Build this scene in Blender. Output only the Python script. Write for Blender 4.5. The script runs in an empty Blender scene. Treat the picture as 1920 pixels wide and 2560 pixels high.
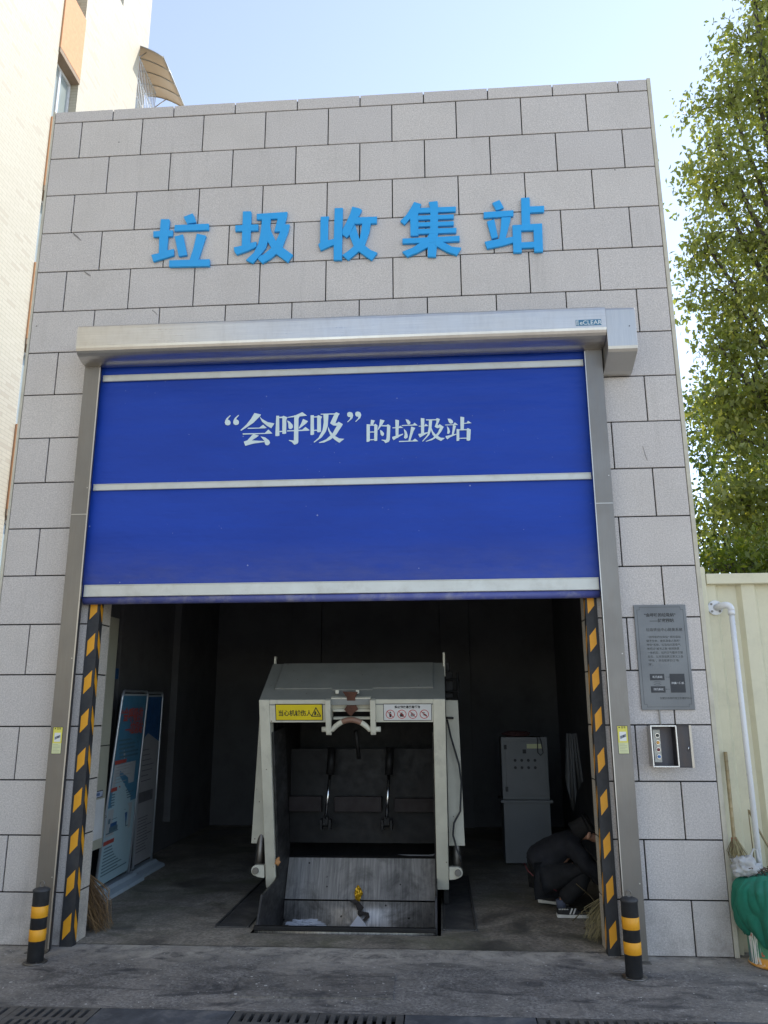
import bpy, bmesh, math, random
import numpy as np
from mathutils import Vector, Matrix, Euler
R = math.radians
SC = bpy.context.scene
COL = SC.collection

# ------------------------------------------------------------------ camera
cam_d = bpy.data.cameras.new("camera")
cam = bpy.data.objects.new("camera", cam_d)
COL.objects.link(cam)
yaw, pit, rol = 0.069656, 0.243193, 0.004075
Rm = Matrix.Rotation(yaw, 3, 'Z') @ Matrix.Rotation(pit, 3, 'X') @ Matrix.Rotation(rol, 3, 'Y')
rt, fw, up = Rm @ Vector((1, 0, 0)), Rm @ Vector((0, 1, 0)), Rm @ Vector((0, 0, 1))
mw = Matrix((rt, up, -fw)).transposed().to_4x4()
mw.translation = Vector((3.3476, -6.2425, 1.7183))
cam.matrix_world = mw
cam_d.sensor_fit = 'HORIZONTAL'
cam_d.sensor_width = 36.0
cam_d.lens = 36.0 * 1961.29 / 1920.0
cam_d.clip_start = 0.05
cam_d.clip_end = 2000
SC.camera = cam

# ------------------------------------------------------------------ sky, sun, exposure
SUN_EL, SUN_AZ = 44.0, 59.0          # azimuth measured from +y towards +x
W = bpy.data.worlds.new("World")
SC.world = W
W.use_nodes = True
wn = W.node_tree
wn.nodes.clear()
sky = wn.nodes.new('ShaderNodeTexSky')
sky.sky_type = 'NISHITA'
sky.sun_disc = False
sky.sun_elevation = R(SUN_EL)
sky.sun_rotation = R(SUN_AZ)
sky.altitude = 0
sky.air_density = 1.0
sky.dust_density = 0.05
sky.ozone_density = 4.0
bg = wn.nodes.new('ShaderNodeBackground')
bg.inputs['Strength'].default_value = 0.15
wo = wn.nodes.new('ShaderNodeOutputWorld')
hs = wn.nodes.new('ShaderNodeHueSaturation')      # pale, slightly hazy winter sky
hs.inputs['Saturation'].default_value = .66
wn.links.new(sky.outputs[0], hs.inputs['Color'])
wn.links.new(hs.outputs[0], bg.inputs[0])
wn.links.new(bg.outputs[0], wo.inputs[0])
sd = bpy.data.lights.new("sun", 'SUN')
sd.energy = 2.0
sd.angle = R(0.5)
sd.color = (1.0, 0.93, 0.82)
sun = bpy.data.objects.new("sun", sd)
COL.objects.link(sun)
sv = Vector((math.sin(R(SUN_AZ)) * math.cos(R(SUN_EL)), math.cos(R(SUN_AZ)) * math.cos(R(SUN_EL)), math.sin(R(SUN_EL))))
sun.rotation_euler = sv.to_track_quat('Z', 'Y').to_euler()
sun.location = sv * 60
SC.view_settings.view_transform = 'Standard'
SC.view_settings.look = 'None'
SC.view_settings.gamma = 1.0
SC.view_settings.exposure = 1.24

# ------------------------------------------------------------------ material helpers
class NT:
    def __init__(s, name):
        s.m = bpy.data.materials.new(name)
        s.m.use_nodes = True
        s.t = s.m.node_tree
        s.t.nodes.clear()
        s.out = s.n('ShaderNodeOutputMaterial')
        s.p = s.n('ShaderNodeBsdfPrincipled')
        s.l(s.p.outputs[0], s.out.inputs[0])
    def n(s, typ, **kw):
        nd = s.t.nodes.new(typ)
        for k, v in kw.items():
            setattr(nd, k, v)
        return nd
    def l(s, a, b):
        s.t.links.new(a, b)
    def coord(s, scale=(1, 1, 1), rot=(0, 0, 0), kind='Object'):
        c = s.n('ShaderNodeTexCoord')
        mp = s.n('ShaderNodeMapping')
        mp.inputs['Scale'].default_value = scale
        mp.inputs['Rotation'].default_value = rot
        s.l(c.outputs[kind], mp.inputs[0])
        return mp.outputs[0]
    def noise(s, vec, scale, detail=4, rough=.55, dist=0):
        nd = s.n('ShaderNodeTexNoise')
        nd.inputs['Scale'].default_value = scale
        nd.inputs['Detail'].default_value = detail
        nd.inputs['Roughness'].default_value = rough
        nd.inputs['Distortion'].default_value = dist
        s.l(vec, nd.inputs['Vector'])
        return nd.outputs['Fac']
    def vor(s, vec, scale, feature='F1'):
        nd = s.n('ShaderNodeTexVoronoi', feature=feature)
        nd.inputs['Scale'].default_value = scale
        s.l(vec, nd.inputs['Vector'])
        return nd
    def rng(s, v, a, b, c=0., d=1.):
        nd = s.n('ShaderNodeMapRange')
        nd.inputs[1].default_value = a
        nd.inputs[2].default_value = b
        nd.inputs[3].default_value = c
        nd.inputs[4].default_value = d
        s.l(v, nd.inputs[0])
        return nd.outputs[0]
    def math(s, op, a, b):
        nd = s.n('ShaderNodeMath', operation=op)
        for i, v in enumerate((a, b)):
            if isinstance(v, (int, float)):
                nd.inputs[i].default_value = v
            else:
                s.l(v, nd.inputs[i])
        return nd.outputs[0]
    def mix(s, f, a, b, mode='MIX'):
        nd = s.n('ShaderNodeMix', data_type='RGBA', blend_type=mode)
        for i, v in ((0, f), (6, a), (7, b)):
            if isinstance(v, (int, float)):
                nd.inputs[i].default_value = v
            elif isinstance(v, tuple):
                nd.inputs[i].default_value = (*v, 1.0) if len(v) == 3 else v
            else:
                s.l(v, nd.inputs[i])
        return nd.outputs[2]
    def bump(s, h, strength=.3, dist=.01):
        nd = s.n('ShaderNodeBump')
        nd.inputs['Strength'].default_value = strength
        nd.inputs['Distance'].default_value = dist
        s.l(h, nd.inputs['Height'])
        s.l(nd.outputs[0], s.p.inputs['Normal'])
        return nd
    def set(s, col=None, rough=None, metal=None, **kw):
        for nm, v in (('Base Color', col), ('Roughness', rough), ('Metallic', metal)):
            if v is None:
                continue
            if isinstance(v, (int, float)):
                s.p.inputs[nm].default_value = v
            elif isinstance(v, tuple):
                s.p.inputs[nm].default_value = (*v, 1.0)
            else:
                s.l(v, s.p.inputs[nm])
        for k, v in kw.items():
            s.p.inputs[k.replace('_', ' ')].default_value = v
        return s.m

def plain(name, col, rough=.6, metal=0., var=.12, vs=6., bump=0., bs=80., stretch=(1, 1, 1), dirt=None, dirt_amt=.5, dscale=4.):
    """painted / moulded surface with slight tonal wear"""
    t = NT(name)
    v = t.coord(stretch)
    n = t.noise(v, vs, 5, .6)
    lo = tuple(c * (1 - var) for c in col)
    hi = tuple(min(1, c * (1 + var)) for c in col)
    c = t.mix(t.rng(n, .3, .7), lo, hi)
    if dirt:
        d = t.rng(t.noise(v, dscale, 8, .7), .5, .75, 0, dirt_amt)
        c = t.mix(d, c, dirt)
    r = t.rng(t.noise(v, vs * 3, 3), .3, .7, max(.03, rough - .08), min(1, rough + .08))
    if bump:
        t.bump(t.noise(v, bs, 3), bump, .003)
    return t.set(c, r, metal)

# ------------------------------------------------------------------ materials
def m_granite(name='granite_tile', base=(.535, .50, .472)):
    t = NT(name)
    v = t.coord()
    at = t.n('ShaderNodeAttribute', attribute_name='rnd')
    n1 = t.noise(v, 95, 2, .7)
    n2 = t.noise(v, 210, 1, .5)
    n3 = t.noise(v, 1.6, 5, .6)
    g = t.math('ADD', t.math('MULTIPLY', n1, .6), t.math('MULTIPLY', n2, .4))
    c = t.mix(t.rng(g, .36, .64), tuple(b * .74 for b in base), tuple(b * 1.24 for b in base))
    c = t.mix(1.0, c, t.mix(at.outputs['Fac'], (.96, .96, .97), (1.03, 1.025, 1.015)), 'MULTIPLY')
    c = t.mix(t.rng(n3, .45, .75, 0, .3), c, (.38, .355, .33))
    stn = t.noise(t.coord((6, 6, .55)), 1.5, 6, .65)
    c = t.mix(t.rng(stn, .56, .74, 0, .22), c, (.27, .25, .23))
    vo = t.vor(v, 2.3)
    sp = t.math('LESS_THAN', vo.outputs['Distance'], .018)
    c = t.mix(t.math('MULTIPLY', sp, .75), c, (.06, .055, .05))
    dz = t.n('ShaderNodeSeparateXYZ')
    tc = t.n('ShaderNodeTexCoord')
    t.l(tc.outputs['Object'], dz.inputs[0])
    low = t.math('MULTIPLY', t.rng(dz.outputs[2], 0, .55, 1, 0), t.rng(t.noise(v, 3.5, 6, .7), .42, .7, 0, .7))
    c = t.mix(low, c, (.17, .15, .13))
    t.bump(g, .55, .004)
    return t.set(c, .78, 0.)

def m_steel(name, base=(.47, .465, .46), rough=.34, stretch=(1, 1, .02), dirt=0.):
    t = NT(name)
    v = t.coord(stretch)
    n = t.noise(v, 160, 3, .6)
    big = t.noise(t.coord(), 1.7, 4, .6)
    c = t.mix(t.rng(n, .35, .65), tuple(b * .94 for b in base), tuple(b * 1.05 for b in base))
    c = t.mix(t.rng(big, .4, .7, 0, .22), c, tuple(b * .62 for b in base))
    if dirt:
        d = t.math('MULTIPLY', t.rng(t.noise(t.coord((1, 1, .25)), 16, 7, .7), .46, .72, 0, 1), dirt)
        c = t.mix(d, c, (.17, .12, .085))
    r = t.math('ADD', t.rng(n, .3, .7, rough - .06, rough + .06), t.rng(big, .3, .7, 0, .12))
    t.bump(n, .06, .001)
    return t.set(c, r, 1.0)

def m_asphalt(name='worn_asphalt', tint=1.):
    t = NT(name)
    v = t.coord()
    grit = t.noise(v, 46, 6, .78)
    fine = t.noise(v, 120, 3, .65)
    mid = t.noise(v, 5.5, 10, .74, .5)
    big = t.noise(v, 1.1, 8, .68, .6)
    st = t.noise(t.coord((1, 2.6, 1), (0, 0, .12)), 1.9, 10, .74, .9)
    k = tint
    c = t.mix(t.rng(grit, .36, .62), (.07 * k, .064 * k, .059 * k), (.34 * k, .318 * k, .292 * k))
    c = t.mix(t.rng(mid, .40, .62, 0, .7), c, (.085 * k, .079 * k, .073 * k))
    c = t.mix(t.rng(big, .48, .64, 0, .55), c, (.30 * k, .268 * k, .23 * k))
    c = t.mix(t.rng(st, .51, .62, 0, .84), c, (.05, .049, .051))
    # trodden dust along the threshold of the doorway
    sx = t.n('ShaderNodeSeparateXYZ')
    t.l(v, sx.inputs[0])
    yw = t.math('ADD', sx.outputs[1], t.math('MULTIPLY', t.math('SUBTRACT', big, .5), 1.1))
    band = t.math('MULTIPLY', t.rng(yw, -.42, -.02), t.rng(yw, .42, .05))
    c = t.mix(t.math('MULTIPLY', band, t.rng(mid, .38, .58, 0, .95)), c, (.46, .42, .36))
    # scratches and pale scuffs
    for rot, sc_, th in ((-.62, (1.2, 22, 1), .665), (.25, (1.0, 26, 1), .675), (-1.1, (1.4, 18, 1), .68)):
        sc = t.noise(t.coord(sc_, (0, 0, rot)), 1.6, 7, .7, .25)
        c = t.mix(t.math('MULTIPLY', t.rng(sc, th - .035, th, 0, .75), t.rng(mid, .5, .4)), c, (.46, .44, .41))
    bl = t.noise(v, 7.3, 7, .8, .2)
    c = t.mix(t.rng(bl, .66, .74, 0, .6), c, (.43, .41, .38))
    for sc_, rad in ((11, .085), (5.1, .05), (23, .11)):
        vo = t.vor(t.coord((1, 1, 1), (0, 0, sc_ * .1)), sc_)
        sp = t.math('MULTIPLY', t.math('LESS_THAN', vo.outputs['Distance'], rad * 1.15), t.rng(t.noise(v, sc_ * 3.1, 2), .50, .55))
        c = t.mix(t.math('MULTIPLY', t.math('MULTIPLY', sp, .9), t.rng(big, .36, .55)), c, (.60, .58, .54))
    h = t.math('ADD', t.math('MULTIPLY', fine, .5), t.math('ADD', mid, grit))
    t.bump(h, .6, .008)
    return t.set(c, t.rng(st, .4, .7, .85, .55), 0.)

def m_floor():
    t = NT('damp_concrete_floor')
    v = t.coord()
    fine = t.noise(v, 90, 4, .65)
    big = t.noise(v, 1.5, 8, .68, .8)
    gr = t.noise(t.coord((1, 1.5, 1), (0, 0, .6)), 1.1, 7, .65, .7)
    grit = t.noise(v, 38, 7, .78)
    mid = t.noise(v, 4.5, 9, .72, .5)
    c = t.mix(t.rng(grit, .36, .62), (.16, .142, .115), (.46, .405, .33))
    c = t.mix(t.rng(mid, .42, .62, 0, .6), c, (.14, .126, .105))
    c = t.mix(t.rng(gr, .45, .62, 0, .65), c, (.105, .108, .06))
    c = t.mix(t.rng(big, .5, .68, 0, .75), c, (.05, .048, .046))
    rs = t.noise(v, .9, 6, .6)
    c = t.mix(t.rng(rs, .58, .75, 0, .5), c, (.2, .12, .075))
    vo = t.vor(v, 11)
    sp = t.math('MULTIPLY', t.math('LESS_THAN', vo.outputs['Distance'], .06), t.rng(t.noise(v, 40, 2), .5, .56))
    c = t.mix(t.math('MULTIPLY', sp, .7), c, (.45, .44, .4))
    t.bump(t.math('ADD', t.math('MULTIPLY', fine, .4), big), .4, .005)
    return t.set(c, t.rng(big, .4, .65, .8, .38), 0.)

def m_curtain():
    t = NT('blue_pvc_curtain')
    v = t.coord()
    big = t.noise(t.coord((.5, 1, 2.2)), 1.2, 5, .6)
    c = t.mix(t.rng(big, .35, .65), (.006, .040, .31), (.008, .050, .37))
    vo = t.vor(t.coord((1, .1, 1)), 7)
    sp = t.math('MULTIPLY', t.math('LESS_THAN', vo.outputs['Distance'], .045), t.rng(t.noise(v, 3.1, 3), .5, .56))
    vo2 = t.vor(t.coord((1, .1, 1), (0, .4, 0)), 17)
    sp2 = t.math('MULTIPLY', t.math('LESS_THAN', vo2.outputs['Distance'], .05), t.rng(t.noise(v, 2.3, 3), .54, .6))
    c = t.mix(t.math('MULTIPLY', t.math('MAXIMUM', sp, sp2), .55), c, (.4, .45, .6))
    sx = t.n('ShaderNodeSeparateXYZ')
    t.l(t.coord(), sx.inputs[0])
    dust = t.math('MULTIPLY', t.rng(sx.outputs[2], 2.7, 3.05, 1, 0), t.rng(t.noise(t.coord((1, 1, 3)), 5, 6, .7), .3, .7, .1, .4))
    c = t.mix(dust, c, (.12, .13, .24))
    h = t.noise(t.coord((.12, 1, 1.0)), 9, 3, .5)
    h2 = t.noise(t.coord((.7, 1, 1.2), (0, .5, 0)), 2.2, 4, .6)
    t.bump(t.math('ADD', t.math('MULTIPLY', h, .6), h2), .6, .04)
    t.p.inputs['Specular IOR Level'].default_value = .3
    return t.set(c, .55, 0.)

def m_cream_tile():
    t = NT('cream_strip_tile')
    c0 = t.n('ShaderNodeTexCoord')
    sp = t.n('ShaderNodeSeparateXYZ')
    t.l(c0.outputs['Object'], sp.inputs[0])
    cb = t.n('ShaderNodeCombineXYZ')
    t.l(t.math('ADD', sp.outputs[1], sp.outputs[0]), cb.inputs[0])
    t.l(sp.outputs[2], cb.inputs[1])
    def brick(c1, c2, mor, bias):
        b = t.n('ShaderNodeTexBrick')
        b.inputs['Scale'].default_value = 1.0
        b.inputs['Brick Width'].default_value = .24
        b.inputs['Row Height'].default_value = .066
        b.inputs['Mortar Size'].default_value = .006
        b.inputs['Mortar Smooth'].default_value = .2
        b.inputs['Bias'].default_value = bias
        for k, v in (('Color1', c1), ('Color2', c2), ('Mortar', mor)):
            b.inputs[k].default_value = (*v, 1)
        t.l(cb.outputs[0], b.inputs['Vector'])
        return b
    b1 = brick((0, 0, 0), (1, 1, 1), (0, 0, 0), 0)
    b2 = brick((.47, .43, .335), (.44, .40, .305), (.36, .325, .25), 0)
    acc = t.math('GREATER_THAN', b1.outputs['Color'], .935)
    c = t.mix(acc, b2.outputs['Color'], (.405, .355, .27))
    wear = t.rng(t.noise(t.coord((1, 1, .3)), .7, 6, .65), .45, .75, 0, .22)
    c = t.mix(wear, c, (.40, .365, .30))
    t.bump(b2.outputs['Fac'], -.4, .006)
    return t.set(c, .55, 0.)

def m_leaf(name, a, b, yel):
    t = NT(name)
    at = t.n('ShaderNodeAttribute', attribute_name='rnd')
    c = t.mix(at.outputs['Fac'], a, b)
    c = t.mix(t.rng(at.outputs['Fac'], .74, .95), c, yel)
    t.set(c, .33, 0.)
    t.p.inputs['Specular IOR Level'].default_value = .6
    tr = t.n('ShaderNodeBsdfTranslucent')
    t.l(t.mix(1.0, c, (1.5, 1.6, .7), 'MULTIPLY'), tr.inputs[0])
    ms = t.n('ShaderNodeMixShader')
    ms.inputs[0].default_value = .58
    t.l(t.p.outputs[0], ms.inputs[1])
    t.l(tr.outputs[0], ms.inputs[2])
    t.l(ms.outputs[0], t.out.inputs[0])
    return t.m

def m_bucket(name='streaked_steel', k=1., met=.3):
    t = NT(name)
    v = t.coord()
    stx = t.noise(t.coord((26, 1.2, 1.2)), 2.2, 7, .7)
    big = t.noise(v, 3.2, 7, .7, .5)
    c = t.mix(t.rng(stx, .3, .7), (.15 * k, .14 * k, .125 * k), (.45 * k, .425 * k, .39 * k))
    c = t.mix(t.rng(big, .45, .68, 0, .85), c, (.05, .045, .038))
    vo = t.vor(v, 13)
    sp = t.math('MULTIPLY', t.math('LESS_THAN', vo.outputs['Distance'], .12), t.rng(t.noise(v, 9, 3), .52, .58))
    c = t.mix(sp, c, (.03, .026, .022))
    t.bump(t.math('ADD', stx, big), .2, .004)
    return t.set(c, t.rng(stx, .3, .7, .32, .55), t.rng(big, .4, .65, met, met * .4))

def m_paint_worn(name, col, rust=.5):
    t = NT(name)
    v = t.coord()
    n = t.noise(v, 4, 7, .65)
    c = t.mix(t.rng(n, .3, .7), tuple(x * .86 for x in col), tuple(min(1, x * 1.08) for x in col))
    d = t.rng(t.noise(t.coord((1, 1, .35)), 7, 9, .75), .55, .75, 0, .45)
    c = t.mix(d, c, (.23, .215, .18))
    vo = t.vor(v, 19)
    ch = t.math('MULTIPLY', t.math('LESS_THAN', vo.outputs['Distance'], .12), t.rng(t.noise(v, 14, 3), .56, .6))
    c = t.mix(t.math('MULTIPLY', ch, rust), c, (.10, .055, .035))
    t.bump(n, .1, .004)
    return t.set(c, .48, 0.)

GRAN = m_granite()
GRAN2 = m_granite('beige_reveal_tile', (.50, .455, .39))
JOINT = plain('dark_joint', (.012, .012, .012), .9)
STEEL = m_steel('brushed_steel', (.52, .50, .465))
STEELH = m_steel('brushed_steel_hood', (.62, .59, .545), .30, (.02, 1, 1), .12)
STEELD = m_steel('dull_steel_jamb', (.225, .212, .195), .42, (1, 1, .02), .15)
ALU = plain('grey_alu_bar', (.52, .53, .5), .38, .3, .06, 3, dirt=(.3, .29, .24), dirt_amt=.4, dscale=7)
PVC = m_curtain()
TUBE = plain('blue_tube', (.07, .085, .27), .5, 0, .15, 3, dirt=(.30, .29, .33), dirt_amt=.9, dscale=5)
ASPH = m_asphalt()
FLOOR = m_floor()
CREAM = m_cream_tile()
ORANGE = plain('orange_render', (.60, .30, .145), .75, 0, .08, 14, .3, 60)
YEL = plain('yellow_stripe', (.80, .36, .016), .5, 0, .08, 9, dirt=(.3, .17, .03), dirt_amt=.35, dscale=9)
BLK = plain('black_rubber', (.028, .029, .032), .62, 0, .25, 8, .15, 90, dirt=(.10, .098, .095), dirt_amt=.5, dscale=6)
BLK2 = plain('black_void', (.008, .008, .009), .9)
BLUE = plain('sign_blue', (.018, .33, .72), .42, 0, .05, 2.5)
SLOG = plain('slogan_white', (.55, .66, .68), .5, 0, .04, 5)
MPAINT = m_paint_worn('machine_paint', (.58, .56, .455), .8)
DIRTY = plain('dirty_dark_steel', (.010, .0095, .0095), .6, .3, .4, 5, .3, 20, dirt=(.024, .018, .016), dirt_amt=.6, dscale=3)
BUCK = m_bucket('polished_scoop_steel', 1.9, .6)
RUST = plain('rust', (.085, .034, .02), .85, 0, .4, 22, .4, 60)
CHROME = plain('chrome_rod', (.6, .6, .6), .2, 1., .05)
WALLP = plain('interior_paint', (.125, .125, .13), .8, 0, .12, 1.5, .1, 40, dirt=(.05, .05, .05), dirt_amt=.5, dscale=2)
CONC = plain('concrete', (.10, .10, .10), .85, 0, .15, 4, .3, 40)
WHITE = plain('white_enamel', (.70, .71, .70), .4, 0, .05, 5, dirt=(.4, .39, .35), dirt_amt=.25)
GREYM = plain('grey_cabinet', (.17, .178, .182), .45, 0, .06, 4)
CREAMP = plain('cream_steel', (.64, .60, .43), .5, 0, .06, 3, dirt=(.36, .34, .25), dirt_amt=.5, dscale=3)
CREAMP2 = plain('cream_plaster', (.52, .49, .40), .85, 0, .1, 9, .2, 60, dirt=(.3, .27, .2), dirt_amt=.5, dscale=6)
PVCW = plain('white_pvc_pipe', (.68, .69, .70), .3, 0, .04, 4)

GLYPHS = {
 '垃': [[(0.8611,6.0923),(0.9408,6.0881),(0.9452,6.0735),(0.9422,5.9706),(0.9413,5.9042),(0.9399,5.7647),(0.9425,5.7252),(0.8667,5.7102),(0.8648,5.7384),(0.8581,5.9036),(0.8594,5.9748),(0.86,6.0703)],[(0.7979,5.9684),(0.8597,5.97),(0.9826,5.9704),(0.9823,5.9068),(0.8019,5.9093)],[(0.7957,5.7258),(0.8647,5.7402),(0.9399,5.7647),(1.0032,5.7766),(1.0073,5.71),(0.9363,5.6882),(0.8193,5.6545),(0.8087,5.6849)],[(1.075,6.105),(1.1575,6.1381),(1.1767,6.1016),(1.1955,6.0404),(1.1487,6.0343),(1.1291,6.0324),(1.1123,6.0266),(1.0832,6.0826)],[(0.9965,6.023),(1.3155,6.0209),(1.3171,5.9552),(0.9944,5.9603)],[(1.0022,5.903),(1.079,5.9219),(1.1307,5.7068),(1.0532,5.6956)],[(1.2088,5.9229),(1.2971,5.8976),(1.2843,5.8492),(1.2357,5.6459),(1.1537,5.6452),(1.1861,5.779)],[(0.9679,5.6605),(1.3425,5.6548),(1.3436,5.5834),(0.9704,5.5935)]],
 '圾': [[(1.6271,6.1333),(1.7013,6.1313),(1.7087,6.1166),(1.7089,5.9957),(1.709,5.9268),(1.7077,5.8047),(1.7092,5.7626),(1.6294,5.7386),(1.6296,5.7759),(1.6286,5.9261),(1.6286,5.9904)],[(1.5623,5.991),(1.7769,5.9913),(1.7766,5.9261),(1.5649,5.9294)],[(1.5575,5.7654),(1.6278,5.7788),(1.7077,5.8038),(1.7663,5.814),(1.7657,5.7599),(1.6873,5.7218),(1.5861,5.6886),(1.5653,5.7231)],[(1.7578,6.0996),(2.0415,6.1056),(2.0348,6.0375),(1.8869,6.0405),(1.8108,6.0379),(1.7582,6.0397)],[(1.8062,6.0495),(1.8892,6.0471),(1.8869,5.9884),(1.8764,5.8384),(1.8542,5.7462),(1.7983,5.6654),(1.7382,5.5944),(1.6741,5.6297),(1.7467,5.705),(1.7815,5.7871),(1.7987,5.8987),(1.8061,6.0021)],[(1.9545,6.0436),(2.0348,6.0394),(2.0171,5.977),(2.0659,5.9745),(2.0551,5.9044),(2.0048,5.7481),(1.9484,5.6767),(1.8997,5.6328),(1.826,5.5902),(1.7825,5.6384),(1.8025,5.667),(1.8314,5.6777),(1.8884,5.7259),(1.9367,5.7887),(1.9795,5.9036),(1.9248,5.9064)],[(1.8818,5.9868),(1.8977,5.9124),(1.9401,5.8166),(2.005,5.7435),(2.103,5.6618),(2.0566,5.5885),(1.9517,5.6765),(1.9065,5.7344),(1.86,5.8252),(1.8602,5.952)]],
 '收': [[(2.3489,6.0405),(2.4265,6.0388),(2.4186,6.001),(2.4195,5.7726),(2.3462,5.7606),(2.3469,5.8546),(2.3462,5.9889)],[(2.3302,5.7575),(2.3481,5.7761),(2.4192,5.7945),(2.4715,5.8076),(2.4722,5.745),(2.4375,5.7327),(2.3529,5.694)],[(2.4749,6.1215),(2.5512,6.1199),(2.5501,6.0021),(2.548,5.8445),(2.5468,5.5879),(2.4719,5.5915),(2.4698,5.7701),(2.473,5.9823)],[(2.6357,6.1289),(2.7076,6.1051),(2.7238,6.0923),(2.7182,6.0687),(2.6869,6.0147),(2.6591,5.9489),(2.6109,5.8374),(2.5867,5.8112),(2.5479,5.8484),(2.5496,5.8994),(2.5819,5.9688),(2.6164,6.0542)],[(2.6833,6.0149),(2.8618,6.0135),(2.8596,5.9449),(2.8024,5.9455),(2.7291,5.9469),(2.6661,5.947),(2.6451,5.9655)],[(2.7291,5.9532),(2.8059,5.9492),(2.792,5.8556),(2.7505,5.7251),(2.6987,5.6694),(2.6022,5.5853),(2.5484,5.638),(2.6119,5.6853),(2.6499,5.7222),(2.7051,5.7974)],[(2.6109,5.8413),(2.6627,5.9448),(2.6698,5.9169),(2.7031,5.7897),(2.7505,5.7251),(2.8059,5.6758),(2.866,5.6459),(2.8114,5.5738),(2.7576,5.6164),(2.6987,5.6671),(2.6534,5.7182),(2.618,5.8174)]],
 '集': [[(3.1982,6.1481),(3.2636,6.1205),(3.2493,6.0827),(3.2337,6.0732),(3.1595,5.9765),(3.1079,5.9173),(3.07,5.9574),(3.1253,6.0166),(3.1672,6.0872)],[(3.1596,5.9837),(3.2338,6.0784),(3.2334,5.8001),(3.161,5.8017)],[(3.3296,6.1389),(3.41,6.1449),(3.4132,6.0792),(3.3431,6.0746),(3.3345,6.1042)],[(3.2265,6.0819),(3.5739,6.0788),(3.5708,6.0272),(3.2258,6.03)],[(3.3432,6.0829),(3.4133,6.0843),(3.408,5.8219),(3.3851,5.58),(3.3109,5.5855),(3.3126,5.7859),(3.3358,5.8256)],[(3.2254,6.0041),(3.552,5.9993),(3.5509,5.956),(3.2248,5.9597)],[(3.2244,5.9339),(3.5502,5.9303),(3.5491,5.8863),(3.2238,5.8907)],[(3.2235,5.8671),(3.5737,5.8625),(3.5706,5.8116),(3.2227,5.816)],[(3.0892,5.7767),(3.5985,5.7797),(3.597,5.7249),(3.4464,5.7243),(3.0887,5.7258)],[(3.2531,5.7329),(3.3211,5.7549),(3.3198,5.682),(3.2201,5.6282),(3.1297,5.5922),(3.0852,5.6448),(3.1758,5.6789)],[(3.384,5.7518),(3.4465,5.7284),(3.5259,5.6739),(3.6104,5.6596),(3.5683,5.5862),(3.48,5.6257),(3.3828,5.691)]],
 '站': [[(3.8982,6.0976),(3.9642,6.1272),(3.9996,6.0425),(3.9312,6.0183)],[(3.8185,6.0089),(4.0836,6.0143),(4.081,5.9539),(3.8164,5.9483)],[(3.8438,5.912),(3.9101,5.9331),(3.9361,5.7495),(3.8804,5.7351)],[(3.9733,5.9462),(4.0583,5.9469),(4.047,5.8912),(3.9981,5.7211),(3.942,5.7189),(3.9591,5.8142)],[(3.8171,5.71),(3.9425,5.731),(3.9987,5.7363),(4.0721,5.7497),(4.0695,5.6894),(3.9709,5.662),(3.8369,5.6385)],[(4.1562,6.1344),(4.2326,6.1364),(4.2233,5.8515),(4.1477,5.8503)],[(4.2237,6.0439),(4.3558,6.043),(4.3516,5.9805),(4.2206,5.9803)],[(4.0663,5.8617),(4.1439,5.8638),(4.1374,5.5858),(4.0634,5.5894)],[(4.0725,5.8613),(4.3261,5.8665),(4.3227,5.7998),(4.07,5.8035)],[(4.2506,5.8654),(4.3279,5.8664),(4.3221,5.5848),(4.2457,5.5865)],[(4.1313,5.6863),(4.2552,5.6882),(4.2523,5.6302),(4.1288,5.6292)]],
}
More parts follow.
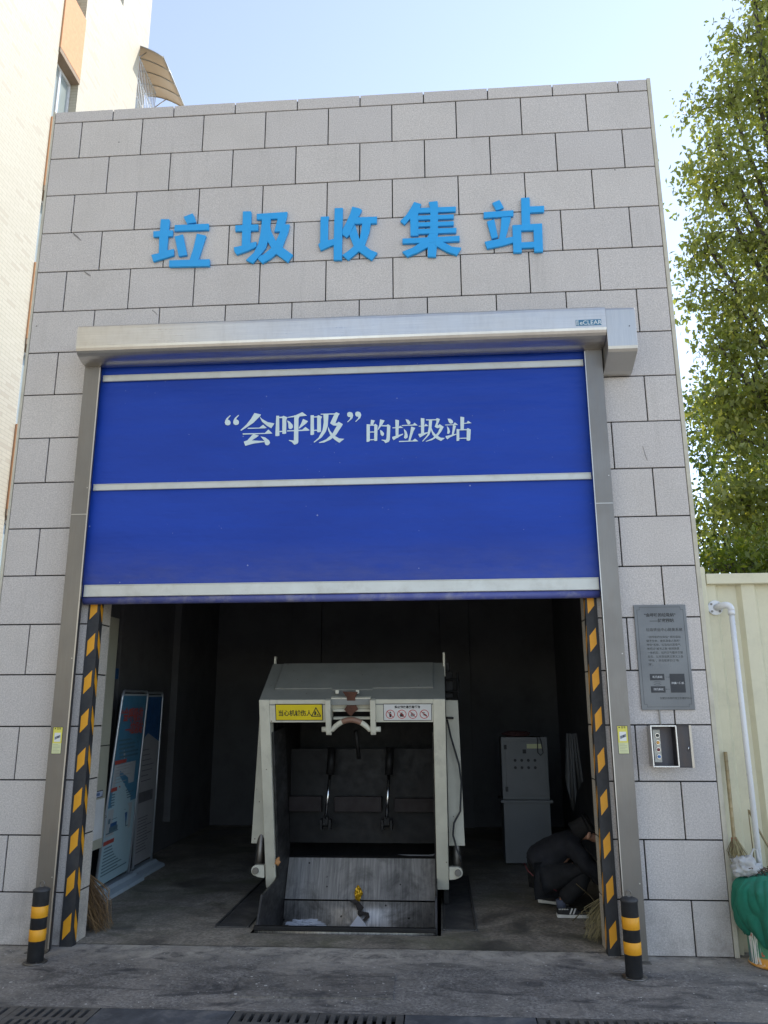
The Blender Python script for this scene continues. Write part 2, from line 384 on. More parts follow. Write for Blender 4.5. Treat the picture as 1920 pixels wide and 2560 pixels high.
SLOGAN = [[(1.5638,4.0665),(1.5671,4.0843),(1.5779,4.1056),(1.6077,4.132),(1.612,4.1275),(1.5937,4.1051),(1.5888,4.0923),(1.6064,4.0831),(1.6139,4.0686),(1.6126,4.0507),(1.6013,4.0417),(1.5842,4.0408),(1.5701,4.0484)],[(1.6359,4.0672),(1.6393,4.085),(1.6501,4.1062),(1.6799,4.1326),(1.6842,4.1282),(1.6659,4.1057),(1.6609,4.093),(1.6785,4.0838),(1.6859,4.0692),(1.6846,4.0514),(1.6733,4.0424),(1.6562,4.0415),(1.6422,4.0491)],[(1.8168,4.1449),(1.8736,4.1288),(1.8625,4.1112),(1.8098,4.0555),(1.7498,4.0144),(1.7084,3.9886),(1.7013,3.9945),(1.7488,4.0394),(1.7879,4.092)],[(1.8603,4.1148),(1.8838,4.089),(1.9326,4.0589),(1.991,4.045),(1.9651,4.0023),(1.9268,4.027),(1.8847,4.0639)],[(1.7635,4.0126),(1.8626,4.0111),(1.8945,4.0365),(1.9261,4.0078),(1.9071,4.0041),(1.7638,4.004)],[(1.721,3.964),(1.9119,3.962),(1.9416,3.9924),(1.9767,3.9566),(1.9631,3.9548),(1.7249,3.9532)],[(1.8134,3.9556),(1.8616,3.9415),(1.8484,3.9298),(1.8019,3.8993),(1.9075,3.8906),(1.9112,3.8821),(1.8165,3.8706),(1.7493,3.8528),(1.7342,3.8906),(1.7644,3.9003),(1.8003,3.9418)],[(1.8769,3.9325),(1.9166,3.9229),(1.9514,3.895),(1.9589,3.8737),(1.9493,3.8563),(1.9325,3.8519),(1.9187,3.8607),(1.9073,3.8963)],[(2.0046,4.114),(2.0299,4.1132),(2.037,3.935),(2.0249,3.9318),(2.0045,3.9324),(2.0022,3.9431)],[(2.0268,4.1025),(2.0608,4.1051),(2.0612,4.0922),(2.0271,4.0918)],[(2.0574,4.1052),(2.0674,4.112),(2.1005,4.0967),(2.0923,4.0755),(2.0941,3.9531),(2.08,3.9493),(2.0616,3.9512)],[(2.0304,3.9763),(2.0643,3.9767),(2.0646,3.9675),(2.0307,3.9663)],[(2.1019,4.0981),(2.1696,4.1124),(2.2268,4.1393),(2.2682,4.1072),(2.2038,4.1007),(2.102,4.0931)],[(2.1594,4.1128),(2.2103,4.1148),(2.1961,4.083),(2.1988,3.8739),(2.1923,3.86),(2.1656,3.8503),(2.1448,3.8755),(2.1174,3.8889),(2.1207,3.8937),(2.1613,3.8877)],[(2.0992,4.0696),(2.1233,4.0567),(2.1478,4.0275),(2.1504,4.0061),(2.1385,3.9922),(2.1216,3.9906),(2.1125,4.0037),(2.1102,4.0393)],[(2.2349,4.0783),(2.278,4.057),(2.2628,4.0382),(2.2049,3.9924),(2.1994,3.9975),(2.2188,4.036)],[(2.1002,3.9792),(2.2301,3.9824),(2.2567,4.0065),(2.2945,3.9756),(2.2743,3.9719),(2.1018,3.9706)],[(2.2988,4.1084),(2.3259,4.1097),(2.3309,3.9371),(2.3155,3.9326),(2.3007,3.9344)],[(2.3227,4.097),(2.3599,4.0987),(2.3601,4.0887),(2.3228,4.0884)],[(2.3545,4.0996),(2.3652,4.1085),(2.3973,4.0933),(2.3874,4.0736),(2.3892,3.9601),(2.3724,3.9549),(2.3569,3.9575)],[(2.3248,3.9775),(2.3619,3.9785),(2.3621,3.9693),(2.325,3.969)],[(2.3833,4.1201),(2.5017,4.12),(2.5165,4.1302),(2.547,4.115),(2.5324,4.0976),(2.5018,4.11),(2.3855,4.1122)],[(2.4071,4.1144),(2.4511,4.1144),(2.4457,4.0079),(2.4296,3.9589),(2.3967,3.9105),(2.3336,3.8645),(2.3288,3.8702),(2.3698,3.9077),(2.4024,3.9738),(2.4115,4.0444)],[(2.5018,4.1143),(2.5357,4.1011),(2.5095,4.0308),(2.5263,4.0338),(2.5363,4.0442),(2.5735,4.0218),(2.5603,3.9974),(2.5173,3.9281),(2.4708,3.8873),(2.4175,3.8642),(2.3739,3.8606),(2.3725,3.8655),(2.4306,3.8884),(2.4837,3.9361),(2.5232,4.0091),(2.4929,4.0122),(2.4657,4.0321),(2.4853,4.0777)],[(2.4492,4.0043),(2.4665,3.9649),(2.4972,3.9252),(2.5445,3.8957),(2.5867,3.891),(2.5449,3.8571),(2.5044,3.8863),(2.4704,3.9224),(2.4496,3.9724)],[(2.609,4.1115),(2.6138,4.1238),(2.6312,4.1291),(2.652,4.1211),(2.6605,4.0989),(2.6523,4.0698),(2.6144,4.0366),(2.6109,4.0418),(2.6316,4.0631),(2.637,4.0813),(2.621,4.084),(2.6105,4.0967)],[(2.6771,4.113),(2.6819,4.1254),(2.6992,4.1307),(2.72,4.1227),(2.7284,4.1004),(2.7202,4.0714),(2.6823,4.0382),(2.6788,4.0434),(2.6995,4.0647),(2.7049,4.0828),(2.689,4.0855),(2.6785,4.0983)],[(2.8101,4.0526),(2.8425,4.0457),(2.8287,4.0097),(2.806,4.0082),(2.808,4.0286)],[(2.7735,4.015),(2.8011,4.0127),(2.8012,3.8658),(2.7875,3.859),(2.7738,3.8594)],[(2.7977,4.0092),(2.8425,4.0093),(2.8425,3.9999),(2.7977,3.9998)],[(2.8377,4.0095),(2.8494,4.0164),(2.8652,4.0014),(2.8629,3.8676),(2.8492,3.8644),(2.8375,3.8669)],[(2.7977,3.9489),(2.8424,3.9491),(2.8424,3.9404),(2.7977,3.9403)],[(2.7977,3.8803),(2.8423,3.8812),(2.8423,3.8733),(2.7978,3.8724)],[(2.8873,4.0539),(2.9252,4.0432),(2.9079,4.011),(2.8699,3.9599),(2.8665,3.965),(2.8803,4.0045)],[(2.901,4.0017),(2.9422,4.0012),(2.9526,4.0096),(2.9731,3.9945),(2.9696,3.9837),(2.9422,3.9896),(2.8975,3.9931)],[(2.9456,4.0011),(2.9731,3.9945),(2.9676,3.8718),(2.9586,3.8541),(2.9312,3.8441),(2.9176,3.8625),(2.8971,3.8703),(2.9005,3.8752),(2.9347,3.8713),(2.9403,3.887)],[(2.8857,3.9608),(2.9042,3.9516),(2.9199,3.9309),(2.9178,3.9129),(2.9041,3.9061),(2.8925,3.9172)],[(3.0147,4.0478),(3.0455,4.0417),(3.0387,3.8878),(3.0168,3.8834)],[(2.9901,3.9795),(3.0416,3.9816),(3.0554,3.9935),(3.0805,3.9732),(2.9901,3.9722)],[(2.9875,3.8965),(3.0787,3.9227),(3.0786,3.9155),(3.0237,3.8846),(2.9997,3.8673),(2.9895,3.882)],[(3.1005,4.0488),(3.1244,4.0422),(3.1413,4.0221),(3.1377,4.0041),(3.1205,4.001),(3.1105,4.0194)],[(3.0671,3.9975),(3.1616,3.9997),(3.1741,4.016),(3.2011,3.9913),(3.0691,3.9902)],[(3.0846,3.9658),(3.1062,3.9435),(3.1161,3.9108),(3.1158,3.8877),(3.0987,3.8767),(3.0851,3.8865),(3.0923,3.9187)],[(3.1463,3.9835),(3.1803,3.9702),(3.1642,3.9382),(3.1359,3.8527),(3.1202,3.8531),(3.1389,3.9317)],[(3.044,3.8589),(3.1564,3.8593),(3.177,3.8766),(3.2039,3.8522),(3.0439,3.8503)],[(3.2274,4.0558),(3.2581,4.0512),(3.2523,3.9068),(3.2284,3.9003)],[(3.2093,3.9874),(3.2571,3.9875),(3.2676,4.0038),(3.2911,3.9836),(3.2105,3.9802)],[(3.2048,3.9154),(3.2833,3.9289),(3.2846,3.9231),(3.2386,3.8964),(3.218,3.8848),(3.2094,3.9009)],[(3.2702,4.0414),(3.3536,4.0411),(3.362,4.0517),(3.389,4.04),(3.3772,4.0295),(3.3534,4.0324),(3.2715,4.0334)],[(3.2954,4.037),(3.3228,4.0376),(3.3144,3.9554),(3.2965,3.9055),(3.2426,3.8497),(3.2365,3.8513),(3.2795,3.906),(3.2922,3.9705)],[(3.3569,4.0373),(3.3841,4.0329),(3.3662,3.99),(3.3763,3.9882),(3.3833,3.9967),(3.4168,3.9726),(3.3955,3.9314),(3.3572,3.8822),(3.316,3.8583),(3.267,3.8468),(3.265,3.8505),(3.3231,3.876),(3.3682,3.925),(3.3861,3.9677),(3.3622,3.9612),(3.3421,3.9763),(3.3564,4.012)],[(3.3147,3.9698),(3.3276,3.9334),(3.3542,3.9003),(3.391,3.8777),(3.4248,3.8746),(3.3917,3.849),(3.3536,3.8716),(3.3237,3.9047),(3.3121,3.9411)],[(3.4504,4.0439),(3.4762,4.0409),(3.4948,4.0223),(3.4944,4.0042),(3.4752,3.9975),(3.4618,4.0088)],[(3.4295,3.9917),(3.4954,3.9919),(3.5094,4.0088),(3.536,3.9863),(3.4307,3.9844)],[(3.4428,3.979),(3.4606,3.9583),(3.4688,3.9293),(3.4595,3.9094),(3.4446,3.912),(3.4481,3.9443)],[(3.4939,3.9862),(3.5188,3.9782),(3.4965,3.8997),(3.4808,3.8966),(3.4888,3.9431)],[(3.4306,3.8909),(3.5238,3.9097),(3.525,3.9046),(3.4655,3.8791),(3.4448,3.8618),(3.433,3.8765)],[(3.5569,4.058),(3.5887,4.052),(3.5823,3.9439),(3.5551,3.9425)],[(3.5805,4.0016),(3.6076,4.0022),(3.6183,4.02),(3.6482,3.9981),(3.5803,3.9944)],[(3.5228,3.9507),(3.5451,3.9472),(3.5424,3.8483),(3.5201,3.8454)],[(3.5417,3.9465),(3.6094,3.9467),(3.6091,3.9374),(3.5415,3.9379)],[(3.606,3.9468),(3.6151,3.9552),(3.6397,3.9422),(3.6321,3.8493),(3.6185,3.8447),(3.6031,3.848)],[(3.5397,3.8713),(3.6072,3.8715),(3.607,3.8636),(3.5395,3.8641)]]
# ------------------------------------------------------------------ mesh helpers
class MB:
    def __init__(s, mtx=None):
        s.v, s.f, s.m, s.r, s.sm = [], [], [], [], []
        s.rc = 0.
        s.x = mtx
    def P(s, p):
        p = Vector(p)
        if s.x is not None:
            p = s.x @ p
        s.v.append(tuple(p))
        return len(s.v) - 1
    def F(s, idx, m=0, r=0., smooth=False):
        s.f.append(tuple(idx)); s.m.append(m); s.r.append(r); s.sm.append(smooth)
    def box(s, x0, y0, z0, x1, y1, z1, m=0, r=0.):
        i = [s.P((x, y, z)) for z in (z0, z1) for y in (y0, y1) for x in (x0, x1)]
        for q in ((0, 2, 3, 1), (4, 5, 7, 6), (0, 1, 5, 4), (2, 6, 7, 3), (0, 4, 6, 2), (1, 3, 7, 5)):
            s.F([i[k] for k in q], m, r)
        return s
    def quad(s, a, b, c, d, m=0):
        s.F([s.P(a), s.P(b), s.P(c), s.P(d)], m)
        return s
    def prism(s, poly, fn, d0, d1, m=0, ms=None):
        """poly: 2-D outline; fn(u, w, d) -> point; solid between depths d0 (front) and d1"""
        ar = sum(poly[i][0] * poly[(i + 1) % len(poly)][1] - poly[(i + 1) % len(poly)][0] * poly[i][1] for i in range(len(poly)))
        if ar < 0:
            poly = poly[::-1]
        n = len(poly)
        a = [s.P(fn(u, w, d0)) for u, w in poly]
        b = [s.P(fn(u, w, d1)) for u, w in poly]
        s.F(a, m)
        s.F(b[::-1], m)
        for k in range(n):
            s.F([a[k], b[k], b[(k + 1) % n], a[(k + 1) % n]], m if ms is None else ms)
        return s
    def tube(s, pts, rad, seg=12, m=0, caps=True, closed=False):
        pts = [Vector(p) for p in pts]
        n = len(pts)
        if isinstance(rad, (int, float)):
            rad = [rad] * n
        rings = []
        prev = None
        for k in range(n):
            if closed:
                d = pts[(k + 1) % n] - pts[k - 1]
            else:
                d = pts[min(k + 1, n - 1)] - pts[max(k - 1, 0)]
            d.normalize()
            if prev is None:
                u = d.orthogonal().normalized()
            else:
                u = (prev - d * prev.dot(d)).normalized()
            prev = u
            w = d.cross(u)
            rings.append([s.P(pts[k] + (u * math.cos(a) + w * math.sin(a)) * rad[k]) for a in (2 * math.pi * j / seg for j in range(seg))])
        for k in range(n if closed else n - 1):
            a, b = rings[k], rings[(k + 1) % n]
            for j in range(seg):
                s.F([a[j], a[(j + 1) % seg], b[(j + 1) % seg], b[j]], m, s.rc, True)
        if caps and not closed:
            s.F(rings[0][::-1], m)
            s.F(rings[-1], m)
        return s
    def lathe(s, prof, c=(0, 0, 0), seg=28, m=0):
        """prof: [(radius, z)], revolved about the vertical through c"""
        rings = []
        for r, z in prof:
            rings.append([s.P((c[0] + r * math.cos(2 * math.pi * j / seg), c[1] + r * math.sin(2 * math.pi * j / seg), c[2] + z)) for j in range(seg)])
        for a, b in zip(rings, rings[1:]):
            for j in range(seg):
                s.F([a[j], a[(j + 1) % seg], b[(j + 1) % seg], b[j]], m, 0, True)
        s.F(rings[0][::-1], m)
        s.F(rings[-1], m)
        return s
    def disc(s, c, n, r, h, seg=20, m=0):
        """short round button: centre c of its base, axis n"""
        n = Vector(n).normalized()
        return s.tube([Vector(c), Vector(c) + n * h], r, seg, m)
    def build_each(s, name, mats, parent=None, **kw):
        """one object per separate piece"""
        par = list(range(len(s.v)))
        def fd(a):
            while par[a] != a:
                par[a] = par[par[a]]; a = par[a]
            return a
        for f in s.f:
            for k in f[1:]:
                par[fd(k)] = fd(f[0])
        grp = {}
        for i, f in enumerate(s.f):
            grp.setdefault(fd(f[0]), []).append(i)
        out = []
        for fs in grp.values():
            m = MB()
            mp = {}
            for i in fs:
                for k in s.f[i]:
                    if k not in mp:
                        mp[k] = len(m.v); m.v.append(s.v[k])
                m.F([mp[k] for k in s.f[i]], s.m[i], s.r[i], s.sm[i])
            out.append(m.build(name, mats, parent, **kw))
        return out
    def build(s, name, mats, parent=None, loc=(0, 0, 0), bevel=0., seg=2, fix=True):
        me = bpy.data.meshes.new(name)
        L = Vector(loc)
        me.from_pydata([tuple(Vector(p) - L) for p in s.v], [], s.f)
        if not isinstance(mats, (list, tuple)):
            mats = [mats]
        for q in mats:
            me.materials.append(q)
        me.polygons.foreach_set('material_index', s.m)
        me.polygons.foreach_set('use_smooth', s.sm)
        if any(s.r):
            at = me.attributes.new('rnd', 'FLOAT', 'FACE')
            at.data.foreach_set('value', s.r)
        me.update()
        if fix and len(s.f) < 30000:
            bm = bmesh.new(); bm.from_mesh(me)
            bmesh.ops.recalc_face_normals(bm, faces=bm.faces)
            bm.to_mesh(me); bm.free()
        o = bpy.data.objects.new(name, me)
        COL.objects.link(o)
        if parent is not None:
            adopt(o, parent)
        else:
            o.location = L
        if bevel:
            b = o.modifiers.new('bevel', 'BEVEL')
            b.width = bevel; b.segments = seg; b.limit_method = 'ANGLE'; b.angle_limit = R(40)
            b.harden_normals = False
        return o

WORLD_LOC = {}
def adopt(o, parent):
    """o is modelled in world coordinates; keep it there under its parent"""
    base = Vector((0, 0, 0))
    q = parent
    o.parent = parent
    if parent.type == 'EMPTY':
        o.matrix_parent_inverse = Matrix.Translation(-parent.location)
    elif parent.parent is None:
        o.matrix_parent_inverse = Matrix.Translation(-parent.location)

def tag(o, label, cat, group=None, kind=None):
    if label: o['label'] = label
    if cat: o['category'] = cat
    if group: o['group'] = group
    if kind: o['kind'] = kind
    return o

def thing(name, label, cat, loc=(0, 0, 0), group=None):
    o = bpy.data.objects.new(name, None)
    o.empty_display_size = .1
    o.location = loc
    COL.objects.link(o)
    return tag(o, label, cat, group)

def struct(o):
    o['kind'] = 'structure'
    return o

def copy_tree(o, loc, label=None):
    c = o.copy(); COL.objects.link(c); c.location = loc
    if label: c['label'] = label
    for ch in list(o.children):
        d = ch.copy(); COL.objects.link(d); d.parent = c
        for g in ch.children:
            e = g.copy(); COL.objects.link(e); e.parent = d
    return c

def text(name, body, size, place, mat, parent, depth=.0006, bold=0., sx=1., align='LEFT', space=1.):
    """lettering as a mesh; place = 4x4 matrix (x along the line, y up, z out of the surface)"""
    c = bpy.data.curves.new(name, 'FONT')
    c.body = body
    c.size = size
    c.align_x = align
    c.offset = bold
    c.space_character = space
    c.extrude = depth
    c.resolution_u = 3
    t = bpy.data.objects.new(name + '_src', c)
    me = bpy.data.meshes.new_from_object(t)
    bpy.data.objects.remove(t)
    me.name = name
    me.transform(place @ Matrix.Diagonal((sx, 1, 1, 1)))
    me.materials.clear()
    me.materials.append(mat)
    o = bpy.data.objects.new(name, me)
    COL.objects.link(o)
    adopt(o, parent)
    return o

def wallmat(x, y, z):      # letters on a surface facing -y
    return Matrix(((1, 0, 0, x), (0, 0, -1, y), (0, 1, 0, z), (0, 0, 0, 1)))

# ------------------------------------------------------------------ ground
m = MB()
gx = [-60, -.5, 6.2, 60]
CH0, CH1 = -1.70, -1.178           # drain channel
PX0, PX1, PY0, PY1 = 1.82, 3.31, .415, 2.45     # scoop pit inside the station
for x0, x1 in zip(gx, gx[1:]):
    m.quad((x0, -60, 0), (x1, -60, 0), (x1, CH0, 0), (x0, CH0, 0))
    if x0 == -.5:
        for q in ((x0, CH1, PX0, 120), (PX1, CH1, x1, 120), (PX0, CH1, PX1, PY0), (PX0, PY1, PX1, 120)):
            m.quad((q[0], q[1], 0), (q[2], q[1], 0), (q[2], q[3], 0), (q[0], q[3], 0))
        for (xa, ya, xb, yb), zb, e in (((x0, CH0, x1, CH1), -.35, 0), ((PX0, PY0, PX1, PY1), -.6, .0035)):
            m.quad((xa, yb, e), (xa, yb, zb), (xb, yb, zb), (xb, yb, e), 1)
            m.quad((xa, ya, zb), (xa, ya, e), (xb, ya, e), (xb, ya, zb), 1)
            m.quad((xa, ya, zb), (xb, ya, zb), (xb, yb, zb), (xa, yb, zb), 1)
            m.quad((xa, ya, e), (xa, ya, zb), (xa, yb, zb), (xa, yb, e), 1)
            m.quad((xb, yb, e), (xb, yb, zb), (xb, ya, zb), (xb, ya, e), 1)
    else:
        m.quad((x0, CH1, 0), (x1, CH1, 0), (x1, 120, 0), (x0, 120, 0))
        m.quad((x0, CH0, 0), (x1, CH0, 0), (x1, CH1, 0), (x0, CH1, 0))
struct(m.build('ground', [ASPH, BLK2], fix=False))
m = MB()
for q in ((-.158, .07, PX0, 6.098), (PX1, .07, 5.098, 6.098), (PX0, .07, PX1, PY0), (PX0, PY1, PX1, 6.098)):
    m.quad((q[0], q[1], .004), (q[2], q[1], .004), (q[2], q[3], .004), (q[0], q[3], .004))
struct(m.build('floor', FLOOR, fix=False))
PALE = plain('pale_bounce_road', (.42, .395, .35), .85, 0, .18, .7, .3, 30, dirt=(.25, .235, .21), dirt_amt=.6, dscale=.5)
m = MB()
m.quad((-60, -45, .004), (60, -45, .004), (60, -3.0, .004), (-60, -3.0, .004))  # pale sheet added out of frame to bounce sunlight onto facade and machine
struct(m.build('unseen_bounce_road', PALE, fix=False))

# ------------------------------------------------------------------ station building
TH, TW, ZT = .4034, .6, 7.6276          # tile height, width, level of joint row 0
XL, XR, OX0, OX1, OZ = -.28, 5.365, .573, 4.497, 4.72
st = thing('collection_station', 'grey granite tiled refuse station building with a wide open roller doorway', 'building', (2.55, 3, 0))
rng = random.Random(4)
m = MB()
def tile(m, x0, x1, z0, z1):
    g = .0050
    if x1 - x0 < .03 or z1 - z0 < .03:
        return
    d = rng.uniform(-.0012, .0012)
    m.box(x0 + g, 0 + d, z0 + g, x1 - g, .02, z1 - g, 0, rng.uniform(.05, 1))
for r in range(0, 19):
    zt = min(7.352, ZT - TH * r)
    zb = max(0.0, ZT - TH * (r + 1))
    off = 0. if r % 2 else .5
    k0 = -2
    xs = [(k + off) * TW for k in range(-2, 12)]
    for x0, x1 in zip(xs, xs[1:]):
        a, b = max(x0, XL), min(x1, XR)
        if b <= a:
            continue
        if zb >= OZ or b <= OX0 or a >= OX1:
            tile(m, a, b, zb, zt)
        else:
            if zt > OZ:
                tile(m, max(a, OX0), min(b, OX1), OZ, zt)
            if a < OX0 - .05:
                tile(m, a, min(b, OX0), zb, zt)
            if b > OX1 + .05:
                tile(m, max(a, OX1), b, zb, zt)
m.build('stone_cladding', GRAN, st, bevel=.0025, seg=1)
for r in range(7, 19):
    m = MB()
    zt, zb = min(OZ, ZT - TH * r), max(0., ZT - TH * (r + 1))
    g = .0056
    m.box(OX0 - .018, .002, zb + g, OX0, .24, zt - g, 0, rng.uniform(.1, 1))
    m.box(OX1, .002, zb + g, OX1 + .018, .24, zt - g, 0, rng.uniform(.1, 1))
    m.build_each('reveal_tile', GRAN2, st, bevel=.002, seg=1)
m = MB()                                  # masonry behind the tiles
m.box(XL + .002, .012, 0, OX0 - .009, .24, 7.33)
m.box(OX1 + .009, .012, 0, XR - .002, .24, 7.33)
m.box(OX0 - .0088, .0122, OZ, OX1 + .0088, .2398, 7.3298)
m.build('front_wall', JOINT, st)
m = MB()
m.box(XR, -.001, 0, XR + .034, .26, 7.36)
m.box(XL - .022, -.001, 0, XL, .26, 7.36)
m.build_each('edge_trim', CREAMP2, st, bevel=.003)
SCUFF = plain('dark_scuff', (.2, .185, .175), .8, 0, .3, 40)
fn = lambda u, w, d: (u, d, w)
for q in ([(.016, 6.012), (.03, 6.004), (.07, 5.972), (.11, 5.926), (.106, 5.922), (.07, 5.952), (.04, 5.975)], [(.155, 5.608), (.175, 5.60), (.231, 5.558), (.226, 5.553), (.19, 5.574)],
          [(5.036, 3.784), (5.039, 3.786), (5.054, 3.71), (5.067, 3.659), (5.063, 3.657), (5.05, 3.708)], [(.83, 5.183), (.835, 5.186), (.87, 5.155), (.886, 5.13), (.882, 5.13), (.866, 5.15)]):
    m = MB()
    m.prism(q, fn, -.0026, -.0012)
    m.build('scuff_mark', SCUFF, st)
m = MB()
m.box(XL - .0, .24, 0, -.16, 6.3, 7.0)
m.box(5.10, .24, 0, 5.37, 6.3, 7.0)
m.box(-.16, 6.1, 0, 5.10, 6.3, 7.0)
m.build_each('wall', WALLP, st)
m = MB()
m.box(-.16, 4.0, 0.33, -.07, 4.35, 4.85)        # pilasters inside
m.box(-.16, 2.2, 0.0, -.12, 2.45, 4.85)
m.box(1.05, 6.0, 0, 1.5, 6.1, 4.85)
m.box(3.35, 6.0, 0, 3.8, 6.1, 4.85)
m.build_each('pilaster', WALLP, st, bevel=.004)
m = MB()
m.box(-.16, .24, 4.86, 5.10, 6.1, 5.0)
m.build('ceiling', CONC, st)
m = MB()
m.box(-.3, .26, 7.0, 5.39, 6.3, 7.2)
m.build('roof', CONC, st)

# ------------------------------------------------------------------ raised sign characters
names = '垃圾收集站'
where = ['leftmost', 'second from the left', 'middle', 'fourth from the left', 'rightmost']
ncomp = ['', '', '', '', '']
for k, ch in enumerate(names):
    polys = GLYPHS[ch]
    xs = [p[0] for q in polys for p in q]; zs = [p[1] for q in polys for p in q]
    c = ((min(xs) + max(xs)) / 2, -.03, min(zs))
    m = MB()
    for j, q in enumerate(polys):
        m.prism(q, lambda u, w, d: (u, d, w), -.03 - j * .0004, -.004, 0)
    o = m.build('sign_character', BLUE, None, loc=c, bevel=.0025, seg=1)
    tag(o, 'raised blue sign character %s, %s of five on the stone wall' % (ch, where[k]), 'sign letter', 'blue sign characters over the door')

# ------------------------------------------------------------------ roller door
rd = thing('roller_door', 'half raised blue roll-up door in brushed steel frame with white slogan', 'roller door', (2.53, 0, 0))
cy = -.062
m = MB()
nx, nz = 60, 40
x0, x1, z0, z1 = .432, 4.628, 2.58, 4.80
idx = {}
for j in range(nz + 1):
    for i in range(nx + 1):
        x = x0 + (x1 - x0) * i / nx; z = z0 + (z1 - z0) * j / nz
        wob = .0045 * math.sin(z * 17 + 1.4 * math.sin(x * 1.3)) * (.55 + .45 * math.sin(z * 3.1 + x * .4)) * (0.5 + .5 * math.sin(x * .9 + 1)) + .0016 * math.sin(x * 2.1 + z * 3)
        idx[i, j] = m.P((x, cy + wob, z))
for j in range(nz):
    for i in range(nx):
        m.F([idx[i, j], idx[i + 1, j], idx[i + 1, j + 1], idx[i, j + 1]], 0, 0, True)
m.build('curtain', PVC, rd)
def slat(z0, z1, d=.018):
    m = MB()
    m.box(.468, cy - d, z0, 4.592, cy - .005, z1)
    m.box(.468, cy - d - .004, z1 - .008, 4.592, cy - d, z1 - .001)
    m.box(.468, cy - d - .004, z0 + .001, 4.592, cy - d, z0 + .008)
    return m.build('crossbar', ALU, rd, bevel=.002)
slat(4.472, 4.53); slat(3.488, 3.545); slat(2.592, 2.69, .024)
m = MB()
m.tube([(.466, cy, 2.563), (2.5, cy, 2.561), (4.594, cy, 2.563)], .031, 16)
m.build('bottom_tube', TUBE, rd)
m = MB()
for j, q in enumerate(SLOGAN):
    m.prism(q, lambda u, w, d: (u, d, w), cy - .0052 - (j % 7) * .0002, cy - .003, 0)
m.build('slogan_lettering', SLOG, rd)
def jamb(xa, xb, inner):
    m = MB()
    # folded channel: closed body on the outer side, open lip over the curtain edge
    if inner > 0:
        pr_ = [(xa, -.13), (xb, -.13), (xb, -.10), (xb - .003, -.10), (xb - .003, -.122), (xb - .04, -.122), (xb - .04, -.001), (xa, -.001)]
    else:
        pr_ = [(xb, -.13), (xa, -.13), (xa, -.10), (xa + .003, -.10), (xa + .003, -.122), (xa + .04, -.122), (xa + .04, -.001), (xb, -.001)]
    m.prism(pr_, lambda u, w, d: (u, w, d), 4.60, 0.0)
    o = m.build('guide_post', STEELD, rd, bevel=.003)
    m = MB()
    if inner > 0:
        m.box(xb - .006, -.134, .02, xb + .004, -.1305, 4.58, 0)
        m.build('edge_strip', STEEL, o)
        m = MB(); m.box(xb - .036, -.119, 0.01, xb + .006, -.098, 2.54, 0)
    else:
        m.box(xa - .004, -.134, .02, xa + .003, -.1305, 4.58, 0)
        m.build('edge_strip', STEEL, o)
        m = MB(); m.box(xa - .005, -.119, 0.01, xa + .036, -.098, 2.54, 0)
    m.build('rubber_seal', BLK, o)
    m = MB()
    zj = 3.27
    m.box(xa + .004, -.1322, zj, xb - .004, -.1305, zj + .006)
    for z in (.5, 2.1, 3.5):
        m.disc(((xa + xb) / 2 + .05, -.1305, z), (0, -1, 0), .005, .003, 8)
    m.build_each('joint_plate', STEEL, o)
    m = MB()
    m.box(xa - .01, -.19, 0.001, xb + .008, -.1305, .006)
    m.build('foot_plate', STEELD, o)
    # warning sticker
    cx = .383 if inner > 0 else 4.677
    fn = lambda u, w, d: (cx + u, d, 1.475 + w)
    m = MB()
    m.box(cx - .039, -.1312, 1.3745, cx + .039, -.1303, 1.5755, 2)
    m.box(cx - .036, -.1316, 1.455, cx + .036, -.1312, 1.572, 0)
    m.box(cx - .036, -.1316, 1.378, cx + .036, -.1312, 1.455, 1)
    m.box(cx - .024, -.1319, 1.466, cx + .025, -.1316, 1.532, 3)
    m.prism([(-.02, .005), (.022, .022), (.022, .042), (-.02, .026)], fn, -.1322, -.1319, 4)
    m.prism([(.002, .018), (.012, .022), (.009, .034), (0, .03)], fn, -.1324, -.1322, 2)
    m.prism([(-.030, .084), (-.014, .084), (-.022, .095)], fn, -.1319, -.1316, 2)
    for q in range(6):
        m.box(cx - .028, -.1318, 1.443 - q * .011, cx + (.026 if q % 3 else .01), -.1316, 1.446 - q * .011, 5)
    s = m.build('warning_sticker', [YST, YST2, INK, WHITE, GREYB, INK2], o)
    text('sticker_lettering', '警告', .015, wallmat(cx - .008, -.132, 1.5575), INK, s, .0001, .0003, space=1.25)
YST = plain('yellow_label', (.66, .60, .10), .45, 0, .03)
YST2 = plain('pale_yellow_label', (.60, .62, .34), .45, 0, .03)
INK = plain('black_ink', (.02, .02, .02), .5, 0, .1)
INK2 = plain('faded_ink', (.34, .36, .24), .5, 0, .1)
GREYB = plain('blue_grey_ink', (.16, .18, .22), .5, 0, .1)
REDI = plain('red_ink', (.52, .035, .03), .5, 0, .1)
jamb(.322, .462, 1)
jamb(4.598, 4.738, -1)
def extr(prof, xa, xb, m=0):              # profile in (y, z) extruded along x
    b = MB()
    b.prism([(y, z) for y, z in prof], lambda u, w, d: (d, u, w), xa, xb, m)
    return b
hood = [(-.002, 4.885), (-.30, 4.885), (-.318, 4.88), (-.33, 4.866), (-.334, 4.845), (-.334, 4.69)]
for k in range(1, 9):
    a = k / 8 * R(82)
    hood.append((-.334 + .17 * (1 - math.cos(a)), 4.69 - .115 * math.sin(a)))
hood += [(-.13, 4.60 - .03), (-.13, 4.62), (-.002, 4.62)]
hood = [(-.002, 4.885), (-.295, 4.885), (-.318, 4.88), (-.331, 4.866), (-.334, 4.845), (-.334, 4.69)]
for k in range(1, 9):
    a = k / 8 * math.pi / 2
    hood.append((-.334 + .2 * (1 - math.cos(a)), 4.69 - .10 * math.sin(a)))
